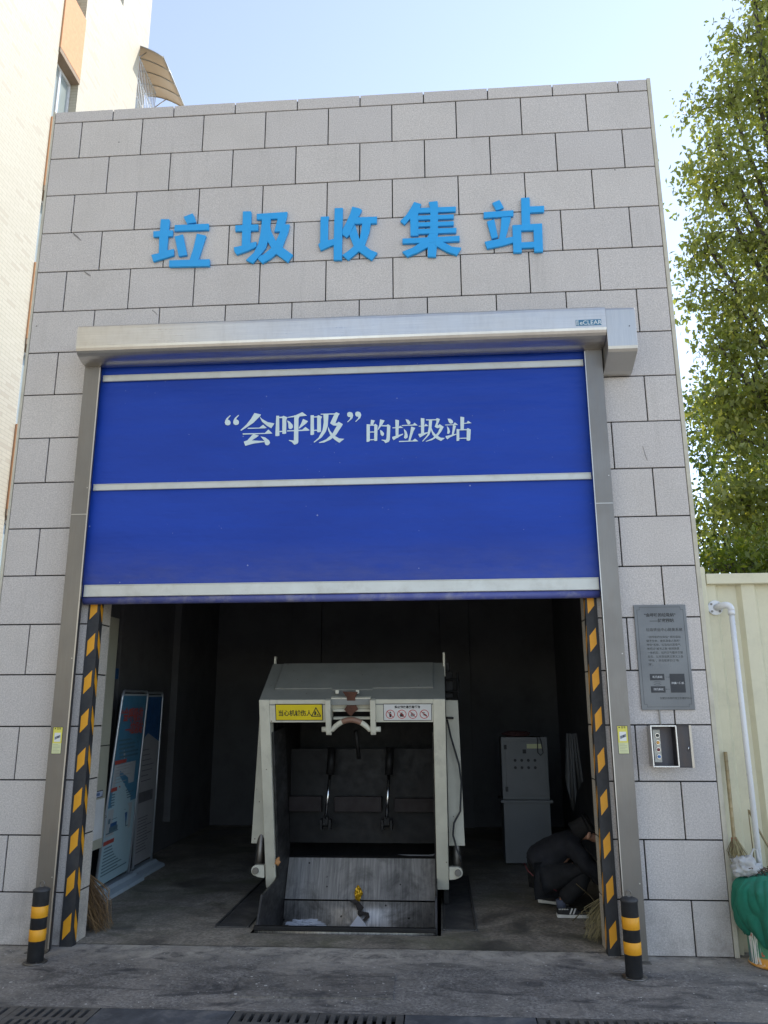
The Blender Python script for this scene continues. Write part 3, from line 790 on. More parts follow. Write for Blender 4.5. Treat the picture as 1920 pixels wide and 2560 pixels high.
hood += [(-.10, 4.592), (-.10, 4.64), (-.002, 4.64)]
b = extr(hood, .327, 4.745)
hd = b.build('door_hood', STEELH, rd)
for p in hd.data.polygons:
    p.use_smooth = False
mot = [(-.002, 4.876), (-.28, 4.876), (-.30, 4.873), (-.312, 4.864), (-.318, 4.848), (-.318, 4.53), (-.312, 4.507), (-.295, 4.488), (-.10, 4.405), (-.06, 4.395), (-.002, 4.40)]
mc = extr(mot, 4.748, 4.985).build('motor_cover', STEEL, rd, bevel=.004)
m = MB()
m.disc((4.93, -.3185, 4.70), (0, -1, 0), .005, .002, 8)
m.build('rivet', BLK, mc)
# maker's plate
LOGOB = plain('plate_blue', (.045, .16, .27), .4, 0, .05)
PLW = plain('plate_white', (.62, .66, .66), .4, 0, .03)
m = MB()
m.box(4.502, -.3355, 4.709, 4.706, -.3343, 4.761)
pl = m.build('maker_plate', LOGOB, rd)
text('maker_lettering', 'eCLEAR', .052, wallmat(4.533, -.3358, 4.717), PLW, pl, .0003, .0004, .98)
text('maker_characters', '匠', .024, wallmat(4.504, -.3358, 4.737), PLW, pl, .0003, .0003)
text('maker_characters', '科', .024, wallmat(4.504, -.3358, 4.714), PLW, pl, .0003, .0003)

# ------------------------------------------------------------------ striped corner guards
def guard(xc, side):
    """xc = wall corner; side=+1: opening lies to +x"""
    label = 'black and yellow striped corner guard on the %s edge of the doorway' % ('left' if side > 0 else 'right')
    m = MB()
    t = .008
    zt = 2.56
    fx0, fx1 = (xc - .088, xc + t) if side > 0 else (xc - t, xc + .082)
    m.box(fx0, -t, .0, fx1, -.0015, zt, 0)
    if side > 0:
        m.box(xc + .0005, -.0012, 0, xc + t, .062, zt, 0)
    else:
        m.box(xc - t, -.0012, 0, xc - .0005, .062, zt, 0)
    z = .045
    rr = random.Random(7 + side)
    n = 0
    while z < zt - .05:
        h = .125; rise = .062
        # front leg: rises to the right on both guards
        a0, a1 = fx0 + .017, fx1 - .021
        q = [(a0, z), (a1, z + rise), (a1, z + rise + h), (a0, z + h)]
        q = [(x, min(w, zt - .002)) for x, w in q]
        m.prism(q, lambda u, w, d: (u, d, w), -t - .0012, -t + .0005, 1)
        y0, y1 = .004, .056
        r2 = [(y0, z + rise + .03), (y1, z - .02), (y1, z + h - .03), (y0, z + rise + h + .02)]
        r2 = [(y, min(max(w, .01), zt - .002)) for y, w in r2]
        xf = xc + side * (t + .0012)
        xk = xc + side * (t - .0005)
        m.prism(r2, (lambda u, w, d: (d, u, w)), xf, xk, 1)
        z += .2965
    o = m.build('corner_guard', [BLK, YEL], None, loc=(xc, 0, 0))
    return tag(o, label, 'corner guard', 'striped corner guards of the doorway')
guard(OX0, 1)
guard(OX1, -1)

# ------------------------------------------------------------------ engraved plaque
PLQ = m_steel('plaque_steel', (.185, .19, .195), .45, (1, 1, .05))
PDARK = plain('plaque_dark', (.02, .022, .028), .45)
px0, px1, pz0, pz1 = 4.858, 5.252, 1.686, 2.478
pq = thing('plaque', 'grey metal notice plaque engraved with Chinese text on the stone wall', 'plaque', (5.055, 0, 1.686))
m = MB()
m.box(px0, -.014, pz0, px1, -.0025, pz1)
m.build('plate', PLQ, pq, bevel=.002)
yp = -.0146
m = MB()
def lin(xa, za, xb, zb, w=.0022):
    m.box(min(xa, xb) - w / 2, yp, min(za, zb) - w / 2, max(xa, xb) + w / 2, -.0138, max(za, zb) + w / 2)
a, b, c, d = px0 + .022, px1 - .022, pz0 + .022, pz1 - .018
n = .02
for xa, za, xb, zb in ((a + n, d, b - n, d), (a + n, c, b - n, c), (a, c + n, a, d - n), (b, c + n, b, d - n),
                       (a + n, d - .002, a + n, d - n), (a + .002, d - n, a + n - .002, d - n), (b - n, d - .002, b - n, d - n), (b - n + .002, d - n, b - .002, d - n),
                       (a + n, c + .002, a + n, c + n), (a + .002, c + n, a + n - .002, c + n), (b - n, c + .002, b - n, c + n), (b - n + .002, c + n, b - .002, c + n)):
    lin(xa, za, xb, zb)
m.build('border_line', INK, pq)
lines = [('“会呼吸的垃圾站”', 4.932, 2.388, .0305, .0008), ('——好家园站', 4.972, 2.345, .0305, .0008), ('垃圾转运中心除臭系统', 4.938, 2.276, .0275, .0002)]
body = ['“会呼吸的垃圾站” 将垃圾站', '赋予生命，使其具备人类的“', '呼吸”系统，垃圾站内恶臭气', '体经过“城市之肺”使用除臭', '一体机后，站内空气循环交替', '反应，让垃圾站真正意义上会', '“呼吸”，并且能够实行“吸', '排”。']
for k, s in enumerate(body):
    lines.append((s, 4.934 + (.012 if k == 0 else 0), 2.223 - k * .0297, .0205, .0))
lines.append(('岳麓区市政环境卫生维护中心', 4.998, 1.765, .0182, .0))
for s, x, z, sz, bo in lines:
    text('engraved_line', s, sz, wallmat(x, yp, z), INK, pq, .0003, bo)
m = MB()
m.box(4.938, -.016, 1.905, 5.045, -.0138, 1.952)
m.box(4.938, -.016, 1.813, 5.045, -.0138, 1.860)
m.box(5.085, -.016, 1.813, 5.195, -.0138, 1.952)
bx = m.build('diagram_box', PDARK, pq)
LTXT = plain('pale_letter', (.45, .46, .47), .5)
text('diagram_lettering', '新风系统', .0185, wallmat(4.957, -.0163, 1.9225), LTXT, bx, .0002, .0004)
text('diagram_lettering', '排风系统', .0185, wallmat(4.957, -.0163, 1.8305), LTXT, bx, .0002, .0004)
text('diagram_lettering', '除臭一体机', .0185, wallmat(5.094, -.0163, 1.8765), LTXT, bx, .0002, .0004)
m = MB()
for z, s in ((1.928, 1), (1.838, -1)):
    m.box(5.053, yp, z - .001, 5.078, -.0138, z + .001)
    e = 5.078 if s > 0 else 5.053
    m.prism([(e, z - .005), (e + s * .006, z), (e, z + .005)], lambda u, w, d: (u, d, w), yp - .0003, -.0138)
for s in (1, -1):
    pts = [(4.99 + .03 * math.cos(t) * s, -.0143, 1.8825 + s * .014 * math.sin(t)) for t in np.linspace(.5, 2.7, 9)]
    m.tube(pts, .0012, 6)
m.build_each('diagram_arrow', INK, pq)
text('diagram_note', '空气交换', .009, wallmat(4.973, yp, 1.879), INK, pq, .0002)

# ------------------------------------------------------------------ push button box with its lid open
cb = thing('control_box', 'small open stainless push button box with four coloured buttons beneath the plaque', 'control box', (4.97, 0, 1.283))
x0, x1, z0, z1, yf = 4.885, 5.066, 1.286, 1.572, -.12
m = MB()
w = .005
m.box(x0, yf, z0, x0 + w, -.0025, z1)
m.box(x1 - w, yf, z0, x1, -.0025, z1)
m.box(x0 + w, yf, z0, x1 - w, -.0025, z0 + w)
m.box(x0 + w, yf, z1 - w, x1 - w, -.0025, z1)
m.build('case', STEEL, cb, bevel=.0012)
DSTEEL = m_steel('dark_steel_lid', (.10, .10, .112), .45, (1, 1, .05), .3)
m = MB()
m.box(x0 + w, -.018, z0 + w, x1 - w, -.0125, z1 - w)
m.box(x0 + w + .0004, -.115, z0 + w + .001, x0 + w + .002, -.0185, z1 - w - .001)
m.box(x1 - w - .002, -.115, z0 + w + .001, x1 - w - .0004, -.0185, z1 - w - .001)
m.build('lining', DSTEEL, cb)
m = MB()
for q in ((x0 - .004, z0 - .004, x1 + .004, z0 + .004), (x0 - .004, z1 - .004, x1 + .004, z1 + .004), (x0 - .004, z0 + .004, x0 + .004, z1 - .004), (x1 - .004, z0 + .004, x1 + .004, z1 - .004)):
    m.box(q[0], yf - .006, q[1], q[2], yf, q[3])
m.build('rim', m_steel('bright_steel_rim', (.72, .72, .72), .25), cb, bevel=.001)
hx = x1 + .006
ang = R(118)
mt = Matrix.Translation((hx, yf, 0)) @ Matrix.Rotation(-R(148) + math.pi, 4, 'Z')
mt = Matrix.Translation((hx, yf + .002, 0)) @ Matrix.Rotation(-R(22), 4, 'Z')
m = MB(mt)
m.box(.0, -.002, z0 - .006, .10, .002, z1 + .006)
m.box(.084, -.016, z0 - .006, .10, -.002, z1 + .006)
m.box(.0, -.012, z1 + .0, .084, -.002, z1 + .006)
m.box(.0, -.012, z0 - .006, .084, -.002, z0)
lid = m.build('lid', DSTEEL, cb, bevel=.001)
m = MB(mt)
m.box(.088, -.0185, z0 - .006, .104, -.0165, z1 + .006)
m.build('lid_flange', STEEL, lid)
m = MB(mt)
m.tube([(.075, -.002, 1.425), (.075, -.02, 1.425), (.068, -.022, 1.40)], .004, 8)
m.build('latch', CHROME, lid)
m = MB()
m.box(4.912, -.055, 1.312, 4.966, -.012, 1.545)
bp = m.build('button_panel', plain('button_plate', (.40, .40, .37), .4, .4, .1, 9, dirt=(.2, .18, .12), dirt_amt=.7, dscale=30), cb, bevel=.002)
for z, col, nm in ((1.503, (.012, .02, .018), 'dark green'), (1.452, (.72, .36, .06), 'orange'), (1.402, (.16, .012, .02), 'dark red'), (1.352, (.04, .16, .42), 'blue')):
    m = MB()
    m.tube([(4.944, -.055, z), (4.944, -.062, z)], .0165, 20)
    rg = m.build('push_button', CHROME, cb)
    rg['label'] = nm + ' push button'
    m = MB()
    m.tube([(4.944, -.062, z), (4.944, -.068, z), (4.944, -.0695, z)], [.0118, .0118, .008], 18)
    m.build('cap', plain(nm.replace(' ', '_') + '_cap', col, .3), rg)
m = MB()
m.tube([(4.987, -.01, 1.686), (4.988, -.01, 1.60), (4.989, -.012, 1.574)], .0055, 10)
tag(m.build('cable_conduit', plain('conduit_grey', (.3, .28, .24), .6), None, loc=(4.988, -.01, 1.574)), 'thin grey conduit running between the plaque and the button box', 'conduit')

# ------------------------------------------------------------------ bollards
def bollard(x, y, label):
    t = thing('bollard', label, 'bollard', (x, y, 0), 'bollards flanking the doorway')
    r = .055
    m = MB()
    m.lathe([(r, .0), (r, .455), (r + .004, .457), (r + .0045, .468), (r - .006, .476), (r * .6, .482), (.004, .484)], (x, y, 0), 36)
    m.build('post', BLK, t)
    for z0 in (.142, .291):
        m = MB()
        m.lathe([(r + .0004, z0), (r + .0016, z0 + .001), (r + .0016, z0 + .073), (r + .0004, z0 + .074)], (x, y, 0), 36)
        m.build('yellow_band', YEL, t)
    m = MB()
    m.lathe([(.082, .001), (.082, .007), (.078, .009), (r, .0095)], (x, y, 0), 30)
    for a in (.6, 2.2, 3.7, 5.3):
        m.disc((x + .069 * math.cos(a), y + .069 * math.sin(a), .009), (0, 0, 1), .006, .006, 8)
    m.build('base_flange', STEELD, t)
    m = MB()
    m.tube([(x + .017 * math.cos(a), y, 0.503 + .019 * math.sin(a)) for a in (2 * math.pi * k / 18 for k in range(18))], .0042, 8, closed=True)
    m.build('lifting_ring', STEELD, t)
    return t
bollard(.49, -.375, 'short black bollard with two yellow bands before the left door post')
bollard(4.567, -.455, 'short black bollard with two yellow bands before the right door post')

# ------------------------------------------------------------------ drain covers in the ground
IRON = plain('cast_iron', (.105, .10, .095), .6, .35, .25, 12, .35, 60, dirt=(.22, .20, .17), dirt_amt=.5, dscale=5)
IRON2 = plain('dark_cover_plate', (.075, .079, .088), .7, .1, .4, 5, .35, 40, dirt=(.23, .22, .205), dirt_amt=.75, dscale=6)
def grate(x, label):
    t = thing('drain_grate', label, 'drain grate', (x, CH1, 0), 'slotted drain grates across the apron')
    wdt, dep, top, th = .486, CH1 - CH0 - .012, .002, .03
    y1 = CH1 - .006
    y0 = y1 - dep
    rows = 3
    pitch, slot = .0535, .026
    n = 8
    mx = (wdt - n * pitch + (pitch - slot)) / 2
    m = MB()
    rowh, gap = .132, .034
    my = (dep - rows * rowh - (rows - 1) * gap) / 2
    xs0, xs1 = x - wdt / 2, x + wdt / 2
    ys = []
    yy = y0
    for r_ in range(rows):
        s0 = y0 + my + r_ * (rowh + gap)
        m.box(xs0, yy, top - th, xs1, s0, top)
        yy = s0 + rowh
        xx = xs0
        for k in range(n):
            a = xs0 + mx + k * pitch
            m.box(xx, s0, top - th, a, yy, top)
            xx = a + slot
        m.box(xx, s0, top - th, xs1, yy, top)
    m.box(xs0, yy, top - th, xs1, y1, top)
    m.build('grid', IRON, t)
    return t
gl = []
order = ['far left', 'left', 'middle left', 'middle right', 'right', 'far right']
for k, gxx in enumerate((.575, 1.065, 2.365, 2.855, 4.095, 4.585)):
    grate(gxx, 'slotted iron drain grate in the apron, %s of the six' % ('number one from the left', 'next after the leftmost', 'left one of the centre pair', 'right one of the centre pair', 'left one of the right pair', 'rightmost')[k])
def cover(xa, xb, label):
    m = MB()
    m.box(xa + .004, CH0 + .006, -.03, xb - .004, CH1 - .006, .002)
    o = m.build('cover_plate', IRON2, None, loc=((xa + xb) / 2, CH1, 0), bevel=.002)
    tag(o, label, 'cover plate', 'dark plates between the drain grates')
cover(1.312, 2.118, 'dark blue grey plate covering the drain between left and centre grates')
cover(3.102, 3.848, 'dark blue grey plate covering the drain between centre and right grates')
cover(-.494, .328, 'dark plate covering the drain at the far left')
cover(4.832, 6.194, 'dark plate covering the drain at the far right')
m = MB()
m.prism([(2.03, -.97), (3.02, -.95), (3.01, -.49), (2.0, -.59)], lambda u, w, d: (u, w, d), .010, -.004)
tag(m.build('steel_plate', m_asphalt('apron_plate', .78), None), 'dark scuffed steel plate lying flat on the apron before the door', 'steel plate')
# ------------------------------------------------------------------ refuse compactor
mc_ = thing('waste_compactor', 'cream steel refuse compactor with open black mouth inside the station', 'compactor', (2.565, 1.2, 0))
TA = math.atan(.326)
F0 = Matrix.Translation((0, .75, 1.777)) @ Matrix.Rotation(TA, 4, 'X')
# local frame of the leaning front: x across, y into the machine, z along the front (negative = down)
FL = 1.627 / math.cos(TA)
def fz(z):
    return (z - 1.777) / math.cos(TA)
m = MB(F0)
m.box(1.75, 0, -FL, 1.842, .14, 0)
m.box(3.277, 0, -FL, 3.383, .14, 0)
m.build_each('front_post', MPAINT, mc_, bevel=.006)
m = MB(F0)
m.box(1.843, .004, fz(1.585), 2.385, .14, -.001)
m.box(2.737, .004, fz(1.585), 3.276, .14, -.001)
m.box(2.386, .06, fz(1.66), 2.736, .14, -.001)
m.build_each('top_beam', MPAINT, mc_, bevel=.004)
# sloping hood
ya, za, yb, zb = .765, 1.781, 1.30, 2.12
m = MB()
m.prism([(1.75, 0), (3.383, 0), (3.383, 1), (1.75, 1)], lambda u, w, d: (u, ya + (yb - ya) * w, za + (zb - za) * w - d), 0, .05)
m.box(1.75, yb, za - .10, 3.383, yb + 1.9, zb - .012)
HOODP = m_paint_worn('shaded_grimy_hood_paint', (.20, .205, .185), .8)  # machine paint darkened to stand in for shade on the hood, plus grime
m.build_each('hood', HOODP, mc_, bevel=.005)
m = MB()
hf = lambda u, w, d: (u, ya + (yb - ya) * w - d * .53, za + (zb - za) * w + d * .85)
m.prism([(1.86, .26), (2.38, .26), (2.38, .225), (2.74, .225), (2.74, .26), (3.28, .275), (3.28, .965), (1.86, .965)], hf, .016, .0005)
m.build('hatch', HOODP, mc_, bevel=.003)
m = MB()
m.box(1.757, yb + .02, zb - .05, 1.772, yb + .08, zb + .07)
m.box(3.372, yb - .06, zb - .13, 3.392, yb + .02, zb + .09)
m.box(2.42, .80, 1.83, 2.45, .83, 1.862)
m.box(2.60, .80, 1.83, 2.63, .83, 1.862)
m.build_each('lug', MPAINT, mc_, bevel=.003)
# rust-streaked latch plate and hook bracket
m = MB(F0)
m.box(2.386, .02, -.012, 2.736, .06, .012)
m.box(2.40, .035, fz(1.665), 2.73, .06, fz(1.685))
m.box(2.40, .03, fz(1.60), 2.73, .06, fz(1.618))
m.build_each('bracket_shelf', MPAINT, mc_, bevel=.003)
m = MB(F0)
m.prism([(2.49, .07), (2.625, .065), (2.60, .01), (2.61, -.06), (2.625, -.09), (2.585, -.12), (2.56, -.15), (2.535, -.13), (2.50, -.09), (2.53, -.05), (2.525, .02)], lambda u, w, d: (u, d, w), .012, .019)
m.build('rust_plate', RUST, mc_, bevel=.002)
m = MB(F0)
for xa in (2.343, 2.733):
    m.prism([(-.052, .01), (.005, .01), (.005, fz(1.50)), (-.02, fz(1.485)), (-.045, fz(1.495)), (-.052, fz(1.52))], lambda u, w, d: (d, u, w), xa, xa + .046)
m.build_each('hook_lug', MPAINT, mc_, bevel=.004)
m = MB(F0)
zb_ = fz(1.535)
arc = [(2.305, -.024, zb_), (2.35, -.024, zb_), (2.40, -.024, zb_)]
for k in range(1, 12):
    u = k / 12
    arc.append((2.40 + .32 * u, -.024, zb_ + .085 * (math.sin(math.pi * u) ** .8)))
arc += [(2.72, -.024, zb_), (2.77, -.024, zb_), (2.82, -.024, zb_)]
m.tube(arc, .023, 14)
hk = m.build('hook_bar', MPAINT, mc_)
m = MB(F0)
m.tube([(2.40 + .32 * u, -.025, zb_ + .085 * (math.sin(math.pi * u) ** .8)) for u in np.linspace(.2, .85, 9)], [.012, .0238, .0244, .0242, .0245, .0243, .0245, .0238, .012], 14)
m.build('rust_patch', m_paint_worn('rusty_paint', (.24, .13, .085), 1.), hk)
# signs on the beam
SY = plain('sign_yellow', (.68, .53, .012), .45, 0, .05)
SWH = plain('sign_white', (.62, .62, .60), .45, 0, .04)
FM = F0 @ Matrix(((1, 0, 0, 0), (0, 0, -1, -.0052), (0, 1, 0, 0), (0, 0, 0, 1)))
m = MB(F0)
m.box(1.893, .0015, fz(1.602), 2.314, .0038, fz(1.744), 1)
m.box(1.900, -.0008, fz(1.6085), 2.307, .0014, fz(1.7375), 0)
sg = m.build('hazard_sign', [SY, INK], mc_)
sg['label'] = 'yellow sign warning of injury by machinery'
text('hazard_lettering', '当心机械伤人', .056, FM @ Matrix.Translation((1.918, fz(1.647), -.0035)), INK, sg, .0003, .0011, .89)
m = MB(F0)
tri = [(2.214, fz(1.640)), (2.294, fz(1.640)), (2.254, fz(1.712))]
fn = lambda u, w, d: (u, d, w)
for k in range(3):
    a, b = Vector(tri[k]), Vector(tri[(k + 1) % 3])
    d = (b - a).normalized(); nrm = Vector((-d.y, d.x)) * .004
    m.prism([tuple(a - d * .003 + nrm), tuple(b + d * .003 + nrm), tuple(b + d * .003 - nrm), tuple(a - d * .003 - nrm)], fn, -.0014 - k * .0002, -.0008)
m.prism([(2.236, fz(1.650)), (2.252, fz(1.650)), (2.258, fz(1.668)), (2.248, fz(1.686)), (2.240, fz(1.676))], fn, -.0014, -.0008)
m.prism([(2.258, fz(1.648)), (2.276, fz(1.648)), (2.272, fz(1.664))], fn, -.0014, -.0008)
m.build('hazard_triangle', INK, sg)
m = MB(F0)
m.box(2.844, .0015, fz(1.599), 3.266, .0038, fz(1.742), 1)
m.box(2.849, -.0008, fz(1.604), 3.261, .0014, fz(1.737), 0)
sg = m.build('prohibition_sign', [SWH, INK], mc_)
sg['label'] = 'white sign with four red prohibition circles'
text('prohibition_lettering', '禁止投放易燃易爆物', .0245, FM @ Matrix.Translation((2.944, fz(1.7065), -.0035)), INK, sg, .0003, .001)
m = MB(F0); mr = MB(F0)
for k, cx in enumerate((2.905, 3.005, 3.10, 3.20)):
    cz = fz(1.654)
    mr.tube([(cx + .037 * math.cos(a), -.001, cz + .037 * math.sin(a)) for a in (2 * math.pi * j / 24 for j in range(24))], .0028, 6, closed=True)
    mr.tube([(cx - .026, -.0022, cz + .026), (cx + .026, -.0022, cz - .026)], .0024, 6)
    if k == 0:
        m.disc((cx, -.0008, cz + .017), (0, -1, 0), .007, .0006, 10)
        m.prism([(cx - .008, cz - .026), (cx + .008, cz - .026), (cx + .01, cz + .006), (cx - .01, cz + .006)], fn, -.0014, -.0008)
    elif k == 1:
        m.prism([(cx - .016, cz - .022), (cx + .014, cz - .022), (cx + .018, cz - .004), (cx + .006, cz + .004), (cx + .004, cz + .022), (cx - .006, cz + .006), (cx - .012, cz + .008), (cx - .018, cz - .008)], fn, -.0014, -.0008)
    elif k == 2:
        for q in range(4):
            m.prism([(cx - .02 + q * .009, cz - .02), (cx - .014 + q * .009, cz - .02), (cx - .006 + q * .008, cz + .016 - q * .005), (cx - .011 + q * .008, cz + .018 - q * .005)], fn, -.0014, -.0008)
    else:
        m.prism([(cx - .02, cz + .008), (cx + .004, cz + .008), (cx + .004, cz + .016), (cx - .02, cz + .016)], fn, -.0014, -.0008)
        m.prism([(cx - .012, cz - .006), (cx + .02, cz - .02), (cx + .022, cz - .008), (cx + .004, cz + .004)], fn, -.0014, -.0008)
m.build_each('pictogram', INK, sg)
mr.build_each('prohibition_ring', REDI, sg)
# side plates and the outer lifting cylinders
for s, xa, xb in ((-1, 1.575, 1.742), (1, 3.391, 3.505)):
    m = MB()
    if s > 0:
        m.prism([(xa, .50), (3.535, .50), (xb, 1.775), (xa, 1.775)], lambda u, w, d: (u, d, w), 1.36, 1.40)
    else:
        m.prism([(xb, .50), (1.575, .50), (1.62, 1.775), (xb, 1.775)], lambda u, w, d: (u, d, w), 1.40, 1.44)
    m.build('side_plate', MPAINT, mc_, bevel=.004)
    m = MB()
    cx = 3.462 if s > 0 else 1.665
    pz = .30
    prof = [(-.075 * s, pz + .045), (.0, pz + .045)] + [(s * .045 * math.sin(a), pz + .045 * math.cos(a)) for a in np.linspace(.3, 2.6, 7)] + [(-.02 * s, pz - .055), (-.075 * s, pz - .062)]
    m.prism([(cx + u, w) for u, w in prof], lambda u, w, d: (u, d, w), 1.235, 1.30)
    lg = m.build('pivot_lug', MPAINT, mc_, bevel=.005)
    m = MB()
    m.tube([(cx + .002 * s, 1.21, pz), (cx + .002 * s, 1.33, pz)], .028, 20)
    m.build('pivot_pin', STEELD, lg, bevel=.002)
    m = MB()
    m.tube([(cx, 1.345, pz - .02), (cx, 1.42, pz + .2), (cx - .01 * s, 1.6, 1.1)], .043, 16)
    m.build('lift_cylinder', STEELD, mc_)
m = MB()
m.tube([(3.40, 1.31, 1.60), (3.43, 1.30, 1.45), (3.50, 1.29, 1.2), (3.515, 1.29, 1.05), (3.50, 1.31, .8), (3.44, 1.30, .7), (3.43, 1.30, .6), (3.46, 1.29, .48), (3.49, 1.29, .42), (3.492, 1.3, .38)], .0085, 8)
m.tube([(3.39, 1.33, 1.615), (3.46, 1.33, 1.612)], .01, 8)
m.build_each('hydraulic_hose', BLK, mc_)
m = MB()
m.box(3.392, 1.9, 1.80, 3.47, 2.2, 2.06)
m.box(3.40, 1.88, 2.06, 3.44, 2.1, 2.16)
for z in (1.86, 1.98):
    m.tube([(3.40, 1.86, z), (3.53, 1.86, z)], .012, 8)
m.tube([(3.52, 1.86, 1.75), (3.52, 1.86, 2.05)], .012, 8)
m.build_each('valve_block', DIRTY, mc_, bevel=.004)
# dark throat
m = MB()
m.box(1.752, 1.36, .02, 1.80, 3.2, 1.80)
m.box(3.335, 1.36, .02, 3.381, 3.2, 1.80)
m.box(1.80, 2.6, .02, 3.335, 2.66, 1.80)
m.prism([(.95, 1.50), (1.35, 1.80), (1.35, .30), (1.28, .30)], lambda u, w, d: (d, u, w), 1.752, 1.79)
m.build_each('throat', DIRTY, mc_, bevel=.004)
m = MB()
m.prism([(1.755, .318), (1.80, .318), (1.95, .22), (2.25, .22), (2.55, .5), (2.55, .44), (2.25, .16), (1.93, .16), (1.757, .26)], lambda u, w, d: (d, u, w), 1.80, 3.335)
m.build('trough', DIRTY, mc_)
PUSH = plain('pusher_brown', (.022, .015, .0145), .7, .1, .35, 4, .2, 30, dirt=(.025, .022, .022), dirt_amt=.8, dscale=4)
m = MB()
m.box(1.80, 2.02, .70, 2.13, 2.10, .846)
m.box(2.26, 2.02, .70, 2.735, 2.10, .846)
m.box(2.86, 2.02, .70, 3.33, 2.10, .83)
mb2 = MB()
mb2.box(1.80, 2.11, .40, 3.33, 2.16, 1.30)
mb2.build('ram_plate', DIRTY, mc_)
m.build_each('pusher_plate', PUSH, mc_, bevel=.006)
for xa, xb in ((2.228, 2.194), (2.815, 2.795)):
    m = MB()
    m.tube([(xa, 1.93, 1.07), (xb, 1.88, .655)], .0155, 14)
    rd_ = m.build('piston_rod', CHROME, mc_)
    m = MB()
    m.tube([(xa + .012, 1.97, 1.32), (xa, 1.93, 1.06)], .04, 16)
    m.build('cylinder_body', DIRTY, rd_)
    m = MB()
    m.box(xb - .055, 1.86, .555, xb - .03, 1.96, .65)
    m.box(xb + .03, 1.86, .555, xb + .055, 1.96, .65)
    m.tube([(xb - .06, 1.90, .60), (xb + .06, 1.90, .60)], .022, 12)
    m.box(xb - .026, 1.868, .60, xb + .026, 1.92, .672)
    m.build_each('clevis', DIRTY, rd_, bevel=.003)
m = MB()
m.tube([(2.55, 1.3, 1.5), (2.57, 1.4, 1.25)], .02, 10)
m.build('centre_bar', DIRTY, mc_)
# loading scoop: a deep bucket sunk into its pit
xa, xb = 1.872, 3.262
prof = [(.45, .035), (.52, -.12), (.62, -.25), (.80, -.32), (1.15, -.33), (1.33, -.29), (1.43, -.24), (1.49, -.18), (1.53, -.10), (1.555, -.012)]
m = MB()
n = len(prof)
A = [m.P((xa, y, z)) for y, z in prof]; B_ = [m.P((xb, y, z)) for y, z in prof]
for k in range(n - 1):
    m.F([A[k], B_[k], B_[k + 1], A[k + 1]], 0, 0, True)
sc = m.build('scoop', BUCK, mc_, fix=False)
so = sc.modifiers.new('thick', 'SOLIDIFY'); so.thickness = .015; so.offset = 0
m = MB()
m.prism([(1.553, .002), (1.735, .325), (1.752, .316), (1.570, -.006)], lambda u, w, d: (d, u, w), xa, xb)
m.build('back_plate', m_bucket('dull_streaked_steel', .8), mc_)
m = MB()
m.box(1.845, .405, .022, 3.275, .445, .056)
m.prism([(1.73, .335), (1.765, .345), (1.77, .318), (1.74, .322)], lambda u, w, d: (d, u, w), xa, xb)
m.build_each('lip', DIRTY, mc_, bevel=.006)
SCR = plain('scraped_steel', (.032, .031, .030), .5, .3, .4, 6, .3, 25, (1, .6, 1.6), dirt=(.17, .165, .16), dirt_amt=.6, dscale=5)
side = [(.435, .012), (.55, .14), (.615, .235), (1.14, .235), (1.265, .25), (1.22, .45), (.88, 1.50), (1.40, 1.54), (1.80, .36), (1.62, -.02), (1.42, -.31), (1.1, -.36), (.7, -.33), (.5, -.15)]
for xs_ in (1.848, 3.264):
    m = MB()
    m.prism(side, lambda u, w, d: (d, u, w), xs_, xs_ + .018)
    m.build('scoop_side', SCR, mc_, bevel=.002)

# pit and floor tracks either side
TR = plain('track_plate', (.075, .072, .068), .7, .2, .35, 4, .4, 40, dirt=(.17, .15, .13), dirt_amt=.6, dscale=4)
for xa, xb, w_ in ((1.515, 1.755, 'left'), (3.345, 3.575, 'right')):
    m = MB()
    m.box(xa, .565, .0045, xb, 2.6, .012)
    m.box(xa - .02, .55, .0045, xa - .004, 2.6, .02)
    m.box(xb + .004, .55, .0045, xb + .02, 2.6, .02)
    m.box(xa, .55, .0045, xb, .563, .016)
    tag(m.build('track_plate', [TR], None, loc=((xa + xb) / 2, 1.2, 0), bevel=.002), 'dark steel floor plate with raised edges along the %s side of the compactor' % w_, 'floor plate', 'floor plates beside the compactor')

# ------------------------------------------------------------------ litter in the scoop
rng = random.Random(11)
def crumple(name, c, r, mat, label, cat, sc=(1, 1, 1), amp=.35, sub=3, seed=1):
    bm = bmesh.new()
    bmesh.ops.create_icosphere(bm, subdivisions=sub, radius=1)
    rr = random.Random(seed)
    from mathutils import noise
    off = Vector((seed * 3.7, seed, 0))
    for v in bm.verts:
        d = 1 + amp * noise.noise(v.co * 1.7 + off) + amp * .7 * noise.noise(v.co * 4.3 + off)
        v.co = Vector((v.co.x * sc[0], v.co.y * sc[1], v.co.z * sc[2])) * d * r
    me = bpy.data.meshes.new(name)
    bm.to_mesh(me); bm.free()
    me.materials.append(mat)
    o = bpy.data.objects.new(name, me)
    o.location = c
    COL.objects.link(o)
    return tag(o, label, cat)
crumple('snack_wrapper', (2.553, 1.55, .05), .05, plain('gold_foil', (.75, .42, .02), .25, .5, .2, 40, .5, 60), 'crumpled shiny yellow wrapper stuck high on the scoop', 'wrapper', (.6, .5, 1.1), .5, 3, 5)
WETB = plain('wet_brown', (.022, .015, .011), .7, 0, .4, 30, .4, 60)
m = MB()
sy = lambda z: 1.505 + (z + .15) * .30
